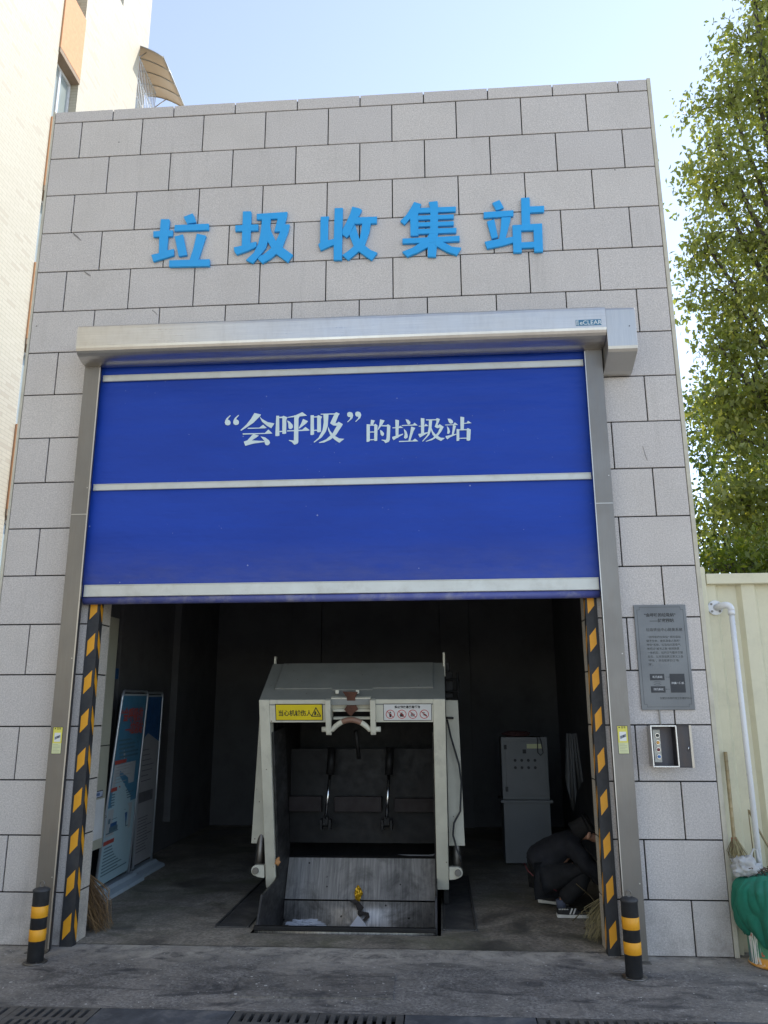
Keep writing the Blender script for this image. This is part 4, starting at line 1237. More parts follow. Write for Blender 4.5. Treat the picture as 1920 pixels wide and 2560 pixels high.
for q in (((2.43, .02), (2.48, .0), (2.53, .012), (2.57, -.01), (2.55, -.035), (2.50, -.015)),
          ((2.525, -.02), (2.57, -.012), (2.61, -.05), (2.585, -.085), (2.55, -.07)),
          ((2.555, -.075), (2.585, -.08), (2.655, -.09), (2.665, -.125), (2.625, -.155), (2.60, -.15), (2.63, -.118), (2.61, -.108), (2.575, -.125), (2.555, -.105))):
    m.prism([(x, z) for x, z in q], lambda u, w, d: (u, sy(w) - .035 - .012 * d, w + .004 * d), 1, 0)
tag(m.build('rotten_peel', WETB, None, loc=(2.58, 1.45, -.15)), 'dark wet peel smeared down the scoop below the yellow wrapper', 'peel')
PAP = plain('paper_white', (.62, .63, .66), .7, 0, .05)
m = MB()
m.prism([(2.49, .0), (2.65, .0), (2.625, .03), (2.575, .075), (2.56, .082), (2.53, .045)], lambda u, w, d: (u, 1.39 + w * .55 + d * .002, -.185 + w), -1, 0)
tag(m.build('paper_scrap', PAP, None, loc=(2.57, 1.4, -.2)), 'pointed white paper scrap at the scoop lip below the peel', 'paper scrap')
crumple('tissue', (2.09, 1.40, -.165), .065, PAP, 'flat crumpled whitish tissue lying along the scoop lip', 'tissue', (2.2, .5, .45), .7, 4, 8)
crumple('food_scrap', (1.875, 1.15, .39), .03, plain('orange_scrap', (.42, .2, .07), .6, 0, .4, 30), 'small orange brown scrap caught on the left scoop side', 'food scrap', (.8, .4, 1.2), .6, 2, 3)
m = MB()
m.prism([(2.9, .0), (3.22, -.06), (3.26, .02), (3.2, .0)], lambda u, w, d: (u, 1.85 + w * .3 + d * .002, .34 + w * .5), -1, 0)
tag(m.build('film_scrap', plain('grey_film', (.22, .22, .22), .4), None, loc=(3.05, 1.85, .34)), 'torn grey plastic film in the dark trough of the compactor', 'plastic film')

# ------------------------------------------------------------------ poster stands
PBLUE = plain('poster_blue', (.06, .20, .32), .4, 0, .06, 2)
PPALE = plain('poster_pale', (.36, .51, .56), .4, 0, .05, 2)
PGREY = plain('poster_grey', (.34, .34, .35), .45, 0, .06, 2)
PWH = plain('poster_white', (.40, .43, .44), .4, 0, .04)
PRED = plain('poster_red', (.42, .07, .05), .45, 0, .08)
PTXT = plain('poster_text_grey', (.09, .16, .2), .5, 0, .1)
PNAVY = plain('poster_navy', (.02, .09, .24), .5, 0, .3, 9)
FRM = plain('poster_frame', (.42, .45, .48), .35, .6, .05)
def poster(b0, b1, t0, t1, label, main):
    """corner points of the leaning panel: bottom near/far, top near/far"""
    b0, b1, t0, t1 = map(Vector, (b0, b1, t0, t1))
    cx = (b0 + b1) / 2
    t = thing('poster_stand', label, 'poster stand', (cx.x, cx.y, 0), 'poster stands along the left wall')
    nrm = (b1 - b0).cross(t0 - b0).normalized()
    if nrm.x < 0: nrm = -nrm
    def S(u, w, d):          # u along the bottom from near to far, w up, d out of the face
        a = b0.lerp(b1, u); b = t0.lerp(t1, u)
        return a.lerp(b, w) + nrm * d
    def rect(mb, u0, w0, u1, w1, d, mi=0):
        mb.prism([(u0, w0), (u1, w0), (u1, w1), (u0, w1)], S, d, d - .0012, mi)
    m = MB()
    m.prism([(.03, .02), (.97, .02), (.97, .985), (.03, .985)], S, .0, -.008)
    m.build('board', PWH, t)
    m = MB()
    r = .05
    path = [S(0, 0, 0), S(0, .5, 0), S(0, .965, 0)]
    path += [S(.07 * (1 - math.cos(a)), .965 + .035 * math.sin(a), 0) for a in (R(25), R(50), R(75), R(90))]
    path += [S(1 - .07 * (1 - math.cos(a)), .965 + .035 * math.sin(a), 0) for a in (R(90), R(75), R(50), R(25))]
    path += [S(1, .965, 0), S(1, .5, 0), S(1, 0, 0)]
    m.tube(path, .013, 10)
    m.build('frame', FRM, t)
    m = MB()
    y0, y1 = b0.y - .05, b1.y + .07
    m.prism([(cx.x - .10, .0), (cx.x + .13, .0), (cx.x + .12, .03), (cx.x + .05, .05), (cx.x + .02, .075), (cx.x - .06, .075), (cx.x - .09, .04)], lambda u, w, d: (u, d, w + .005), y0, y1)
    m.build('base', plain('stand_base', (.42, .50, .55), .5, 0, .07, 4, dirt=(.25, .25, .23), dirt_amt=.5, dscale=8), t, bevel=.004)
    m = MB()
    rr = random.Random(int(b0.y * 100))
    if main:
        for k in range(12):
            pass
        rect(m, .04, .64, .96, .975, .0022, 0)
        rect(m, .04, .02, .96, .64, .0022, 1)
        rect(m, .04, .40, .96, .64, .0034, 0)
        rect(m, .06, .50, .80, .615, .0046, 2)
        rect(m, .06, .255, .85, .39, .0046, 2)
        for w_, uu in ((.618, .44), (.48, .34), (.215, .36)):
            rect(m, .05, w_, uu, w_ + .02, .0058, 3)
        # small diagram of tanks and pipes
        for u0, w0, u1, w1, mi in ((.16, .275, .42, .30, 4), (.18, .30, .38, .318, 5), (.46, .275, .54, .315, 4), (.60, .275, .70, .345, 5), (.60, .275, .70, .30, 4), (.08, .268, .76, .274, 4),
                                   (.2, .335, .66, .338, 4), (.44, .318, .455, .365, 4), (.44, .362, .62, .365, 4), (.1, .32, .16, .345, 4)):
            rect(m, u0, w0, u1, w1, .0062, mi)
        for k in range(5):
            rect(m, .1 + .02 * k, .735 - k * .022, .62 + .25 * rr.random(), .745 - k * .022, .0036, 4)
        for k in range(6):
            rect(m, .12, .60 - k * .016, .3 + .4 * rr.random(), .604 - k * .016, .0058, 6)
        for k in range(5):
            rect(m, .1, .462 - k * .014, .6 + .3 * rr.random(), .468 - k * .014, .0046, 4)
        for k in range(9):
            rect(m, .1, .195 - k * .0165, .55 + .35 * rr.random(), .2015 - k * .0165, .0036, 4)
    else:
        rect(m, .04, .02, .96, .975, .0022, 6)
        m.prism([(.04, .72), (.3, .76), (.96, .70), (.96, .975), (.04, .975)], S, .0036, .0024, 7)
        rect(m, .04, .36, .8, .42, .0036, 8)
        for k in range(12):
            rect(m, .1, .27 - k * .017, .5 + .4 * rr.random(), .275 - k * .017, .0036, 8)
        for k in range(7):
            rect(m, .1, .66 - k * .03, .4 + .4 * rr.random(), .665 - k * .03, .0036, 8)
    m.build('print', [PBLUE, PPALE, PWH, PRED, PTXT, PNAVY, PGREY, PNAVY, plain('poster_dark_grey', (.12, .12, .13), .5)], t)
    if main:
        ux = (b1 - b0).normalized()
        uz = (S(.5, 1, 0) - S(.5, 0, 0)).normalized()
        def TM(u, w, d):
            p = S(u, w, d)
            M4 = Matrix.Identity(4)
            zz = ux.cross(uz).normalized()
            for k in range(3):
                M4[k][0], M4[k][1], M4[k][2], M4[k][3] = ux[k], uz[k], zz[k], p[k]
            return M4
        text('title_lettering', '“会呼吸的', .145, TM(.04, .845, .004), PRED, t, .0005, .0018)
        text('title_lettering', '—垃圾站', .13, TM(.26, .775, .004), PRED, t, .0005, .0018)
    return t
poster((.17, 1.30, .085), (.13, 2.20, .085), (.30, 1.30, 1.875), (.21, 2.20, 1.885), 'blue and white poster stand with red title, the nearer of two by the left wall', True)
poster((.12, 2.33, .085), (.10, 2.93, .085), (.13, 2.33, 1.875), (.11, 2.95, 1.885), 'grey poster stand with dark blue top, the farther of two by the left wall', False)

# ------------------------------------------------------------------ wall cabinet just inside the left jamb
wc = thing('wall_cabinet', 'tall cream wall cabinet with white panel and small screen behind the left doorway edge', 'wall cabinet', (.06, .95, .5))
m = MB()
m.box(-.155, .78, .50, .275, 1.14, 2.55)
m.build('case', plain('cream_cabinet', (.40, .395, .31), .5, 0, .06, 3), wc, bevel=.004)
m = MB()
m.box(.2755, .80, .585, .283, 1.10, .925)
m.build('panel', WHITE, wc, bevel=.002)
m = MB()
m.box(.2755, .86, .94, .283, 1.05, .998, 0)
m.box(.2835, .872, .946, .285, 1.04, .992, 1)
sn = m.build('screen', [BLK, plain('screen_pale', (.45, .5, .62), .3)], wc)
m = MB()
m.box(.2852, .90, .957, .286, .935, .98); m.box(.2852, .945, .957, .286, .975, .98)
m.build_each('digit', PNAVY, sn)
m = MB()
m.box(.2755, .79, 1.38, .281, 1.13, 1.388)
m.build('seam', JOINT, wc)
m = MB()
m.box(-.158, 1.55, 2.02, -.13, 2.2, 2.13)
tag(m.build('wall_sign', PNAVY, None, loc=(-.15, 1.87, 2.02)), 'small dark blue sign on the left inner wall above the poster stands', 'wall sign')

# ------------------------------------------------------------------ control cabinet at the back right
ec = thing('switch_cabinet', 'grey two-part electrical switch cabinet with two rows of buttons at the back right', 'switch cabinet', (4.29, 3.45, 0))
m = MB()
m.box(4.03, 3.25, .02, 4.55, 3.62, .655)
m.build('plinth', GREYM, ec, bevel=.004)
m = MB()
m.box(4.0, 3.22, .656, 4.585, 3.64, .686)
m.build('shelf', GREYM, ec, bevel=.003)
m = MB()
m.box(4.028, 3.28, .687, 4.556, 3.62, 1.37)
m.build('case', GREYM, ec, bevel=.004)
m = MB()
m.box(4.075, 3.265, .735, 4.525, 3.279, 1.325)
dr = m.build('door', GREYM, ec, bevel=.003)
m = MB()
for z in (.80, 1.26):
    m.box(4.06, 3.255, z - .025, 4.09, 3.264, z + .025)
m.box(4.27, 3.258, 1.19, 4.31, 3.264, 1.235)
m.build_each('hinge', BLK, dr)
m = MB()
m.box(4.32, 3.26, 1.245, 4.49, 3.2645, 1.295)
m.build('nameplate', YST2, dr)
for z in (1.115, 1.035):
    for k in range(4):
        m = MB()
        m.tube([(4.18 + k * .075, 3.264, z), (4.18 + k * .075, 3.25, z)], .016, 14)
        m.build('button', BLK, dr)
m = MB()
m.tube([(4.44, 3.35, 1.372), (4.44, 3.22, 1.36), (4.44, 3.235, 1.2), (4.47, 3.235, 1.17), (4.50, 3.24, 1.2), (4.48, 3.235, 1.33), (4.47, 3.3, 1.375)], .006, 6)
m.build('cable', BLK, ec)
crumple('cloth_bundle', (4.22, 3.42, 1.40), .10, plain('dark_red_cloth', (.07, .03, .03), .9), 'dark reddish cloth bundle on top of the grey switch cabinet', 'cloth', (1.6, .7, .35), .4, 3, 4)
m = MB()
m.box(4.98, 2.3, .90, 5.095, 2.75, 1.85, 0)
m.box(4.974, 2.33, .94, 4.9795, 2.72, 1.81, 0)
tag(m.build('meter_box', GREYM, None, loc=(5.04, 2.5, .9), bevel=.004), 'grey wall box on the right inner wall above the crouching person', 'wall box')

m = MB()
n = 16
pts = [[], []]
zb_ = [.98, .93, .86, .80, .74, .68, .66, .69, .75, .82, .86, .90, .88, .92, .95, .96, .97]
for k in range(n + 1):
    x_ = 4.70 + .19 * k / n
    y_ = 3.0 + .022 * math.sin(k * 1.9)
    pts[0].append(m.P((x_, y_, zb_[k] - .06))); pts[1].append(m.P((x_ * .6 + 4.79 * .4, y_, 1.42)))
for k in range(n):
    m.F([pts[0][k], pts[0][k + 1], pts[1][k + 1], pts[1][k]], 0, 0, True)
hc = m.build('hanging_cloth', plain('grey_rag', (.15, .155, .16), .9, 0, .1, 6), None, loc=(4.79, 3.0, .6))
so = hc.modifiers.new('thick', 'SOLIDIFY'); so.thickness = .006
tag(hc, 'grey cloth hanging to a point in the dark behind the crouching person', 'cloth')

# ------------------------------------------------------------------ brooms
def m_straw(name, a, b):
    t = NT(name)
    at = t.n('ShaderNodeAttribute', attribute_name='rnd')
    return t.set(t.mix(at.outputs['Fac'], a, b), .8, 0.)
STRAW = m_straw('straw', (.05, .028, .015), (.36, .215, .09))
STRAW2 = m_straw('pale_straw', (.10, .08, .035), (.42, .36, .19))
BAMB = plain('bamboo', (.30, .235, .12), .5, 0, .25, 8, dirt=(.12, .09, .06), dirt_amt=.6, dscale=12)
TWINE = plain('red_twine', (.30, .06, .05), .8, 0, .3, 60)
def broom(label, root, tip, spread, handle, mat, n=170, seed=1, curl=.1, rr=.0022):
    """root: where the bristles are bound; tip: centre of their ends; handle: far end of the stick"""
    root, tip, handle = Vector(root), Vector(tip), Vector(handle)
    t = thing('broom', label, 'broom', tuple(tip))
    q = random.Random(seed)
    ax = (tip - root)
    L = ax.length
    d = ax.normalized()
    u = d.orthogonal().normalized(); w = d.cross(u)
    sx, sy_ = spread
    m = MB()
    for k in range(n):
        a = q.uniform(0, 2 * math.pi); r = math.sqrt(q.random())
        o = u * math.cos(a) * r + w * math.sin(a) * r
        m.rc = q.uniform(.05, 1)
        e = root + d * L * q.uniform(.72, 1.08) + Vector((o.x * sx, o.y * sy_, o.z * sx))
        mid = root.lerp(e, .55) + Vector((q.gauss(0, 1), q.gauss(0, 1), q.gauss(0, .4))) * curl * .12 + Vector((o.x * sx, o.y * sy_, o.z * sx)) * .12
        if e.z < .009: e.z = .009
        if mid.z < .009: mid.z = .009
        m.tube([root + o * .018, mid, e], [rr, rr, rr * .5], 4, 0, False)
    m.build('bristles', mat, t)
    m = MB()
    n2 = 9
    for k in range(n2):
        a, b = root.lerp(handle, k / n2 - (.06 if k == 0 else 0)), root.lerp(handle, (k + 1) / n2)
        m.tube([a, a.lerp(b, .04), a.lerp(b, .96), b], [.0155, .0135, .0135, .0155], 10)
    m.build('handle', BAMB, t)
    m = MB()
    for k in range(5):
        m.tube([root + d * (.01 + k * .014) - d * .005, root + d * (.01 + k * .014) + d * .005], [.021 + k * .0012] * 2, 12)
    m.build('binding', TWINE, t)
    return t
broom('brown straw broom on the floor inside the left doorway edge', (.40, .50, .42), (.63, .40, .012), (.10, .10), (.12, .60, 1.1), STRAW, 230, 3, .5, .0018)
broom('pale twig broom on the floor beside the crouching person', (4.64, .42, .34), (4.47, .32, .012), (.10, .12), (4.86, .5, 1.0), STRAW2, 150, 5, .5)
broom('bamboo handled broom standing upright in the bin beside the cream metal wall', (5.425, -.05, .80), (5.425, -.10, .60), (.05, .05), (5.455, .035, 1.38), STRAW2, 160, 8, .2)
m = MB()
m.tube([(4.40, .70, .33), (4.50, .66, .25), (4.60, .62, .12)], .003, 5)
m.tube([(4.36, .72, .05), (4.42, .70, .11), (4.50, .68, .125), (4.66, .66, .10)], .0035, 5)
m.tube([(4.40, .45, .06), (4.47, .42, .12), (4.62, .40, .2)], .003, 5)
m.tube([(4.52, .80, .035), (4.78, .78, .035)], .010, 8)
tag(m.build('loose_twigs', STRAW2, None, loc=(4.5, .65, .02)), 'few loose bent twigs scattered before the crouching person', 'twigs')

# ------------------------------------------------------------------ crouching person
def skin(name, nodes, edges, mat, parent=None, root=0, sub=2):
    me = bpy.data.meshes.new(name)
    me.from_pydata([n[:3] for n in nodes], edges, [])
    o = bpy.data.objects.new(name, me)
    COL.objects.link(o)
    bm = bmesh.new(); bm.from_mesh(me)
    sl = bm.verts.layers.skin.verify()
    bm.verts.ensure_lookup_table()
    for k, n in enumerate(nodes):
        r = n[3]
        bm.verts[k][sl].radius = (r, n[4] if len(n) > 4 else r)
        bm.verts[k][sl].use_root = (k == root)
    bm.to_mesh(me); bm.free()
    md = o.modifiers.new('skin', 'SKIN'); md.use_smooth_shade = True; md.branch_smoothing = .4
    s = o.modifiers.new('sub', 'SUBSURF'); s.levels = sub; s.render_levels = sub
    me.materials.append(mat)
    if parent is not None: adopt(o, parent)
    return o
SKIN = plain('skin', (.36, .19, .125), .5, 0, .08, 20)
NAVY = plain('navy_cloth', (.006, .0068, .011), .85, 0, .3, 7, .3, 200)
NAVY2 = plain('black_trousers', (.0055, .006, .008), .85, 0, .3, 7, .3, 200)
HAIR = plain('black_hair', (.008, .007, .007), .85, 0, .3, 40, .5, 120)
pe = thing('person', 'person in dark navy clothes and black canvas shoes crouching low by the right doorway edge', 'person', (4.38, 1.15, 0))
# joints
pel = (4.18, 1.19, .33); chest = (4.44, 1.13, .57); neck = (4.515, 1.10, .635); head = (4.575, 1.08, .672)
N = [pel + (.11,), (4.30, 1.16, .45, .115), chest + (.12,), neck + (.055,), (4.545, 1.09, .652, .056), head + (.088,), (4.60, 1.075, .712, .078),   # 0-6
     (4.64, 1.06, .622, .055), (4.66, 1.055, .587, .035),                                     # 7-8 face, chin
     (4.44, .98, .565, .06), (4.55, .93, .40, .044), (4.69, .935, .265, .033), (4.735, .935, .235, .03),   # 9-12 right arm
     (4.46, 1.27, .56, .06), (4.58, 1.30, .40, .044), (4.70, 1.20, .28, .033), (4.735, 1.19, .25, .03),    # 13-16 left arm
     (4.22, 1.07, .30, .09), (4.55, 1.00, .40, .068), (4.32, 1.02, .12, .036), (4.325, 1.02, .062, .028), (4.46, 1.02, .044, .012),   # 17-21 right leg
     (4.20, 1.31, .30, .09), (4.50, 1.38, .38, .068), (4.225, 1.42, .15, .036), (4.22, 1.42, .085, .028), (4.34, 1.42, .055, .012)]       # 22-26 left leg
Eg = [(0, 1), (1, 2), (2, 3), (3, 4), (4, 5), (5, 6), (5, 7), (7, 8), (2, 9), (9, 10), (10, 11), (11, 12), (2, 13), (13, 14), (14, 15), (15, 16),
      (0, 17), (17, 18), (18, 19), (19, 20), (20, 21), (0, 22), (22, 23), (23, 24), (24, 25), (25, 26)]
for base, sg_ in ((12, -1), (16, 1)):               # five fingers curled round the twigs
    hx, hy, hz = N[base][:3]
    for k in range(4):
        o = (k - 1.5) * .017
        i0 = len(N)
        ln = (.9, 1.0, .95, .75)[k]
        N += [(hx + .028, hy + o, hz - .02 + abs(o) * .1, .010), (hx + .045, hy + o * 1.05, hz - .02 - .03 * ln, .0085), (hx + .035, hy + o, hz - .025 - .052 * ln, .0075), (hx + .015, hy + o, hz - .03 - .055 * ln, .006)]
        Eg += [(base, i0), (i0, i0 + 1), (i0 + 1, i0 + 2), (i0 + 2, i0 + 3)]
    i0 = len(N)
    N += [(hx - .002, hy - sg_ * .028, hz - .018, .0105), (hx + .012, hy - sg_ * .034, hz - .042, .009), (hx + .022, hy - sg_ * .026, hz - .058, .007)]
    Eg += [(base, i0), (i0, i0 + 1), (i0 + 1, i0 + 2)]
body = skin('body', N, Eg, SKIN, pe)
# ears, nose, eyes, mouth as small shaped pieces joined to the head
def blob(name, c, r, sc_, mat, parent, rot=(0, 0, 0), sub=2):
    bm = bmesh.new(); bmesh.ops.create_icosphere(bm, subdivisions=sub, radius=r)
    M4 = Matrix.Translation(c) @ Euler(rot).to_matrix().to_4x4() @ Matrix.Diagonal((*sc_, 1))
    bmesh.ops.transform(bm, matrix=M4, verts=bm.verts)
    me = bpy.data.meshes.new(name); bm.to_mesh(me); bm.free()
    for p in me.polygons: p.use_smooth = True
    me.materials.append(mat)
    o = bpy.data.objects.new(name, me); COL.objects.link(o); adopt(o, parent)
    return o
blob('ear', (4.574, .982, .648), .034, (.55, .28, 1.0), SKIN, body, (0, .35, 0))
blob('ear', (4.584, 1.166, .648), .034, (.55, .28, 1.0), SKIN, body, (0, .35, 0))
blob('nose', (4.672, 1.055, .637), .02, (1.0, .75, 1.2), SKIN, body, (0, .5, 0))
for y in (1.025, 1.09):
    blob('eye', (4.66, y, .665), .011, (.6, 1, .7), INK, body)
blob('mouth', (4.682, 1.055, .602), .02, (.35, 1.1, .3), plain('lip', (.3, .11, .09), .5), body)
hair = skin('hair', [(4.535, 1.09, .695, .082), (4.575, 1.08, .722, .096), (4.62, 1.07, .732, .078), (4.50, 1.095, .675, .055)], [(3, 0), (0, 1), (1, 2)], HAIR, body)
J = [(4.12, 1.19, .335, .15), (4.20, 1.18, .42, .165), (4.31, 1.16, .505, .165), (4.44, 1.13, .585, .145), (4.515, 1.105, .625, .075),
     (4.43, .975, .56, .088), (4.55, .92, .405, .068), (4.66, .93, .29, .05), (4.46, 1.28, .56, .088), (4.58, 1.305, .405, .068), (4.68, 1.22, .30, .05)]
jk = skin('jacket', J, [(0, 1), (1, 2), (2, 3), (3, 4), (3, 5), (5, 6), (6, 7), (3, 8), (8, 9), (9, 10)], NAVY, body)
m = MB()
m.tube([(4.035, 1.13, .40), (4.06, 1.07, .35), (4.13, 1.035, .29), (4.21, 1.0, .245), (4.28, .985, .215)], .004, 6)
m.build('hem_piping', plain('dark_red_piping', (.16, .03, .035), .7), jk)
tx = bpy.data.textures.new('cloth_creases', 'CLOUDS'); tx.noise_scale = .085; tx.noise_depth = 3
def crease(o, s):
    d = o.modifiers.new('creases', 'DISPLACE'); d.texture = tx; d.strength = s; d.mid_level = .5; d.texture_coords = 'GLOBAL'
crease(jk, .05)
T = [(4.15, 1.19, .29, .145), (4.22, 1.07, .285, .105), (4.38, 1.02, .345, .105), (4.56, .995, .405, .10), (4.43, 1.01, .23, .09), (4.325, 1.02, .118, .064),
     (4.21, 1.31, .30, .112), (4.37, 1.35, .345, .10), (4.51, 1.38, .38, .09), (4.35, 1.41, .235, .08), (4.25, 1.42, .135, .058)]
crease(skin('trousers', T, [(0, 1), (1, 2), (2, 3), (3, 4), (4, 5), (0, 6), (6, 7), (7, 8), (8, 9), (9, 10)], NAVY2, body), .045)
SHOE = plain('black_canvas', (.016, .016, .017), .8, 0, .2, 20, .3, 200)
SOLE = plain('white_sole', (.58, .58, .55), .6, 0, .06, 8)
SOCK = plain('blue_sock', (.07, .082, .12), .9)
def shoe(ox, oy, lift, mark):
    prof = [(0, .036), (.03, .044), (.09, .040), (.15, .046), (.21, .048), (.25, .040), (.272, .018)]
    up_ = [p for p in [(x, -w) for x, w in prof] + [(x, w) for x, w in prof[::-1]]]
    fn = lambda u, w, d: (ox + u * math.cos(lift) + d * math.sin(lift), oy + w, .008 + .27 * math.sin(lift) - u * math.sin(lift) + d * math.cos(lift))
    m = MB(); m.prism(up_, fn, 0, .026)
    s = m.build('sole', SOLE, body, bevel=.004)
    m = MB()
    secs = [(.006, .034, .085), (.05, .040, .088), (.10, .040, .088), (.14, .043, .07), (.19, .044, .052), (.235, .038, .044), (.262, .018, .034)]
    rings = []
    for x, w, h in secs:
        rings.append([m.P(fn(x, w * math.cos(a) * (1.0 if a < .1 or a > 3 else .95), .024 + (h - .024) * math.sin(a) ** .7)) for a in np.linspace(0, math.pi, 9)])
    for a, b in zip(rings, rings[1:]):
        for k in range(8):
            m.F([a[k], a[k + 1], b[k + 1], b[k]], 0, 0, True)
    m.F(rings[0]); m.F(rings[-1][::-1])
    sh = m.build('shoe', SHOE, body)
    m = MB()
    m.tube([fn(.045, 0, .07), fn(.04, 0, .135)], [.041, .042], 14)
    m.build('sock', SOCK, body)
    if mark:
        m = MB()
        for a in (.098, .125):
            m.prism([(a, .03), (a + .012, .03), (a + .034, .072), (a + .022, .074)], lambda u, w, d: fn(u, -.0445 + .012 * max(0, (w - .05) / .03) - d, w), .0016, 0)
        for k in range(6):
            c = .012 + k * .014
            m.prism([(c, .064), (c + .008, .062), (c + .01, .07), (c + .002, .073)], lambda u, w, d: fn(u, -.0405 - d, w - .0), .003, 0)
        m.build('shoe_stripe', SOLE, sh)
shoe(4.275, 1.02, 0.0, True)
shoe(4.165, 1.42, .10, False)
# ------------------------------------------------------------------ cream corrugated metal wall on the right
fe = thing('metal_wall', 'cream corrugated metal wall with a flat top rail right of the station', 'metal wall', (7.5, .15, 0))
prof = []
x = 5.455
yo, yi = .10, .138
while x < 10.4:
    prof += [(x, yo), (x + .075, yo), (x + .105, yi), (x + .245, yi), (x + .275, yo)]
    x += .30
prof.append((x, yo))
m = MB()
a = [m.P((px_, py_, .03)) for px_, py_ in prof]
b = [m.P((px_, py_, 2.655)) for px_, py_ in prof]
for k in range(len(prof) - 1):
    m.F([a[k], a[k + 1], b[k + 1], b[k]])
m.build('corrugated_sheet', CREAMP, fe)
m = MB()
m.box(5.455, .055, 2.645, 10.4, .15, 2.728)
m.build('top_rail', CREAMP, fe, bevel=.006)
m = MB()
m.box(5.402, .06, 0, 5.452, .16, 2.728)
m.build('corner_post', CREAMP, fe, bevel=.006)
m = MB()
m.box(5.455, .14, .0, 10.4, .20, 2.64)
m.build('back_frame', CREAMP, fe)
m = MB()
m.prism([(5.415, 2.728), (5.455, 2.728), (5.455, 2.765), (5.447, 2.785), (5.432, 2.79), (5.418, 2.775)], lambda u, w, d: (u, d, w), .07, .095)
m.build('lifting_lug', CREAMP, fe, bevel=.003)

pp = thing('drain_pipe', 'white plastic pipe bent out of a wall flange down the cream metal wall', 'pipe', (5.60, .0, 0))
m = MB()
path = [(5.515, .098, 2.462), (5.545, .04, 2.472), (5.565, .012, 2.473)]
for k in range(1, 7):
    t_ = k / 6 * math.pi / 2
    path.append((5.565 + .034 * math.sin(t_), .012 - .012 * k / 6, 2.473 - .034 * (1 - math.cos(t_))))
path2 = [(5.599, 0, 2.41), (5.60, 0, 1.5), (5.602, 0, .01)]
m.tube(path + [(5.599, 0, 2.43)], .026, 18)
m.tube([(5.599, 0, 2.43), (5.599, 0, 2.395)], .0265, 18)
m.build('elbow', PVCW, pp)
m = MB()
m.tube(path2, .0205, 18)
m.build('downpipe', PVCW, pp)
m = MB()
m.tube([(5.512, .0995, 2.462), (5.512, .084, 2.462)], .058, 28)
fl = m.build('flange', PVCW, pp, bevel=.003)
for a in (.8, 2.4, 3.9, 5.5):
    m = MB()
    m.tube([(5.512 + .042 * math.cos(a), .084, 2.462 + .042 * math.sin(a)), (5.512 + .042 * math.cos(a), .076, 2.462 + .042 * math.sin(a))], .009, 6)
    m.build('bolt', STEELD, fl)

# ------------------------------------------------------------------ rubbish bin under a green cloth
bn = thing('paint_bucket', 'paint splashed bucket used as a bin in front of the cream metal wall', 'bucket', (5.575, -.14, 0))
t = NT('splashed_label')
v = t.coord()
zz = t.n('ShaderNodeSeparateXYZ'); t.l(v, zz.inputs[0])
n1 = t.noise(v, 9, 5, .7)
c = t.mix(t.rng(t.math('ADD', zz.outputs[2], t.math('MULTIPLY', n1, .06)), .085, .10), (.62, .27, .03), (.03, .20, .10))
c = t.mix(t.rng(n1, .50, .56), c, (.06, .16, .17))
dr_ = t.noise(t.coord((30, 30, 2.0)), 1.4, 5, .6)
c = t.mix(t.rng(dr_, .52, .56), c, (.68, .68, .64))
c = t.mix(t.rng(t.noise(v, 22, 4), .62, .66), c, (.45, .1, .05))
BKT = t.set(c, .45, 0.)
m = MB()
m.lathe([(.150, .002), (.158, .006), (.158, .022), (.152, .028), (.155, .20), (.160, .36), (.166, .365), (.166, .38), (.15, .38), (.145, .30)], (5.575, -.14, 0), 40)
m.build('pail', BKT, bn)
m = MB()
m.lathe([(.1585, .0065), (.1605, .008), (.1605, .020), (.1585, .0215)], (5.575, -.14, 0), 40)
m.build('bottom_ring', plain('orange_rim', (.62, .27, .03), .45, 0, .2, 12, dirt=(.6, .6, .55), dirt_amt=.5, dscale=12), bn)
# draped cloth
GRN = plain('green_cloth', (.014, .165, .105), .95, 0, .2, 5, .4, 160, dirt=(.04, .115, .09), dirt_amt=.5, dscale=6)
from mathutils import noise as mn
m = MB()
na, nr = 220, 60
cx_, cy_ = 5.575, -.16
grid = {}
for i in range(na):
    a = 2 * math.pi * i / na
    fold = .5 + .5 * math.sin(a * 5 + .9 * math.sin(a * 2)) * (.6 + .4 * math.sin(a * 3 + 1))
    front = max(0, math.cos(a - R(222)))
    for j in range(nr + 1):
        s = j / nr
        if s < .42:
            u = s / .42
            r = .215 * math.sin(u * math.pi / 2) ** .85
            z = .455 + .125 * math.cos(u * math.pi / 2)
        else:
            u = (s - .42) / .58
            drop = .20 + .12 * front + .05 * math.sin(a * 3 + .5)
            z = .455 - drop * u
            r = .215 + .038 * math.sin(u * 2.2) + .022 * fold * u - .05 * u * u - .075 * u * u * front
        crs = abs(mn.noise(Vector((math.cos(a) * 3.4 + 5, math.sin(a) * 3.4, s * 1.6)))) * .30
        rdg = (1 - abs(mn.noise(Vector((math.cos(a) * 2.7, math.sin(a) * 2.7, s * 1.3 + 9))))) ** 5
        f = .99 - .13 * rdg * min(1, s * 2.5) + .5 * crs * min(1, s * 2.2) + (.10 * mn.noise(Vector((math.cos(a) * 1.6, math.sin(a) * 1.6, z * 5))) + .05 * (fold - .5) * (s ** 1.5))
        z += .02 * mn.noise(Vector((math.cos(a) * 4 * r / .2, math.sin(a) * 4 * r / .2, 3.3)))
        grid[i, j] = m.P((cx_ + r * f * math.cos(a), cy_ + r * f * math.sin(a), z))
for i in range(na):
    for j in range(nr):
        m.F([grid[i, j], grid[(i + 1) % na, j], grid[(i + 1) % na, j + 1], grid[i, j + 1]], 0, 0, True)
gc = m.build('green_cloth', GRN, None, loc=(cx_, cy_, .2))
so = gc.modifiers.new('thick', 'SOLIDIFY'); so.thickness = .004
tag(gc, 'dark green cloth draped over the rubbish on the paint bucket', 'cloth')
t = NT('thin_white_plastic')
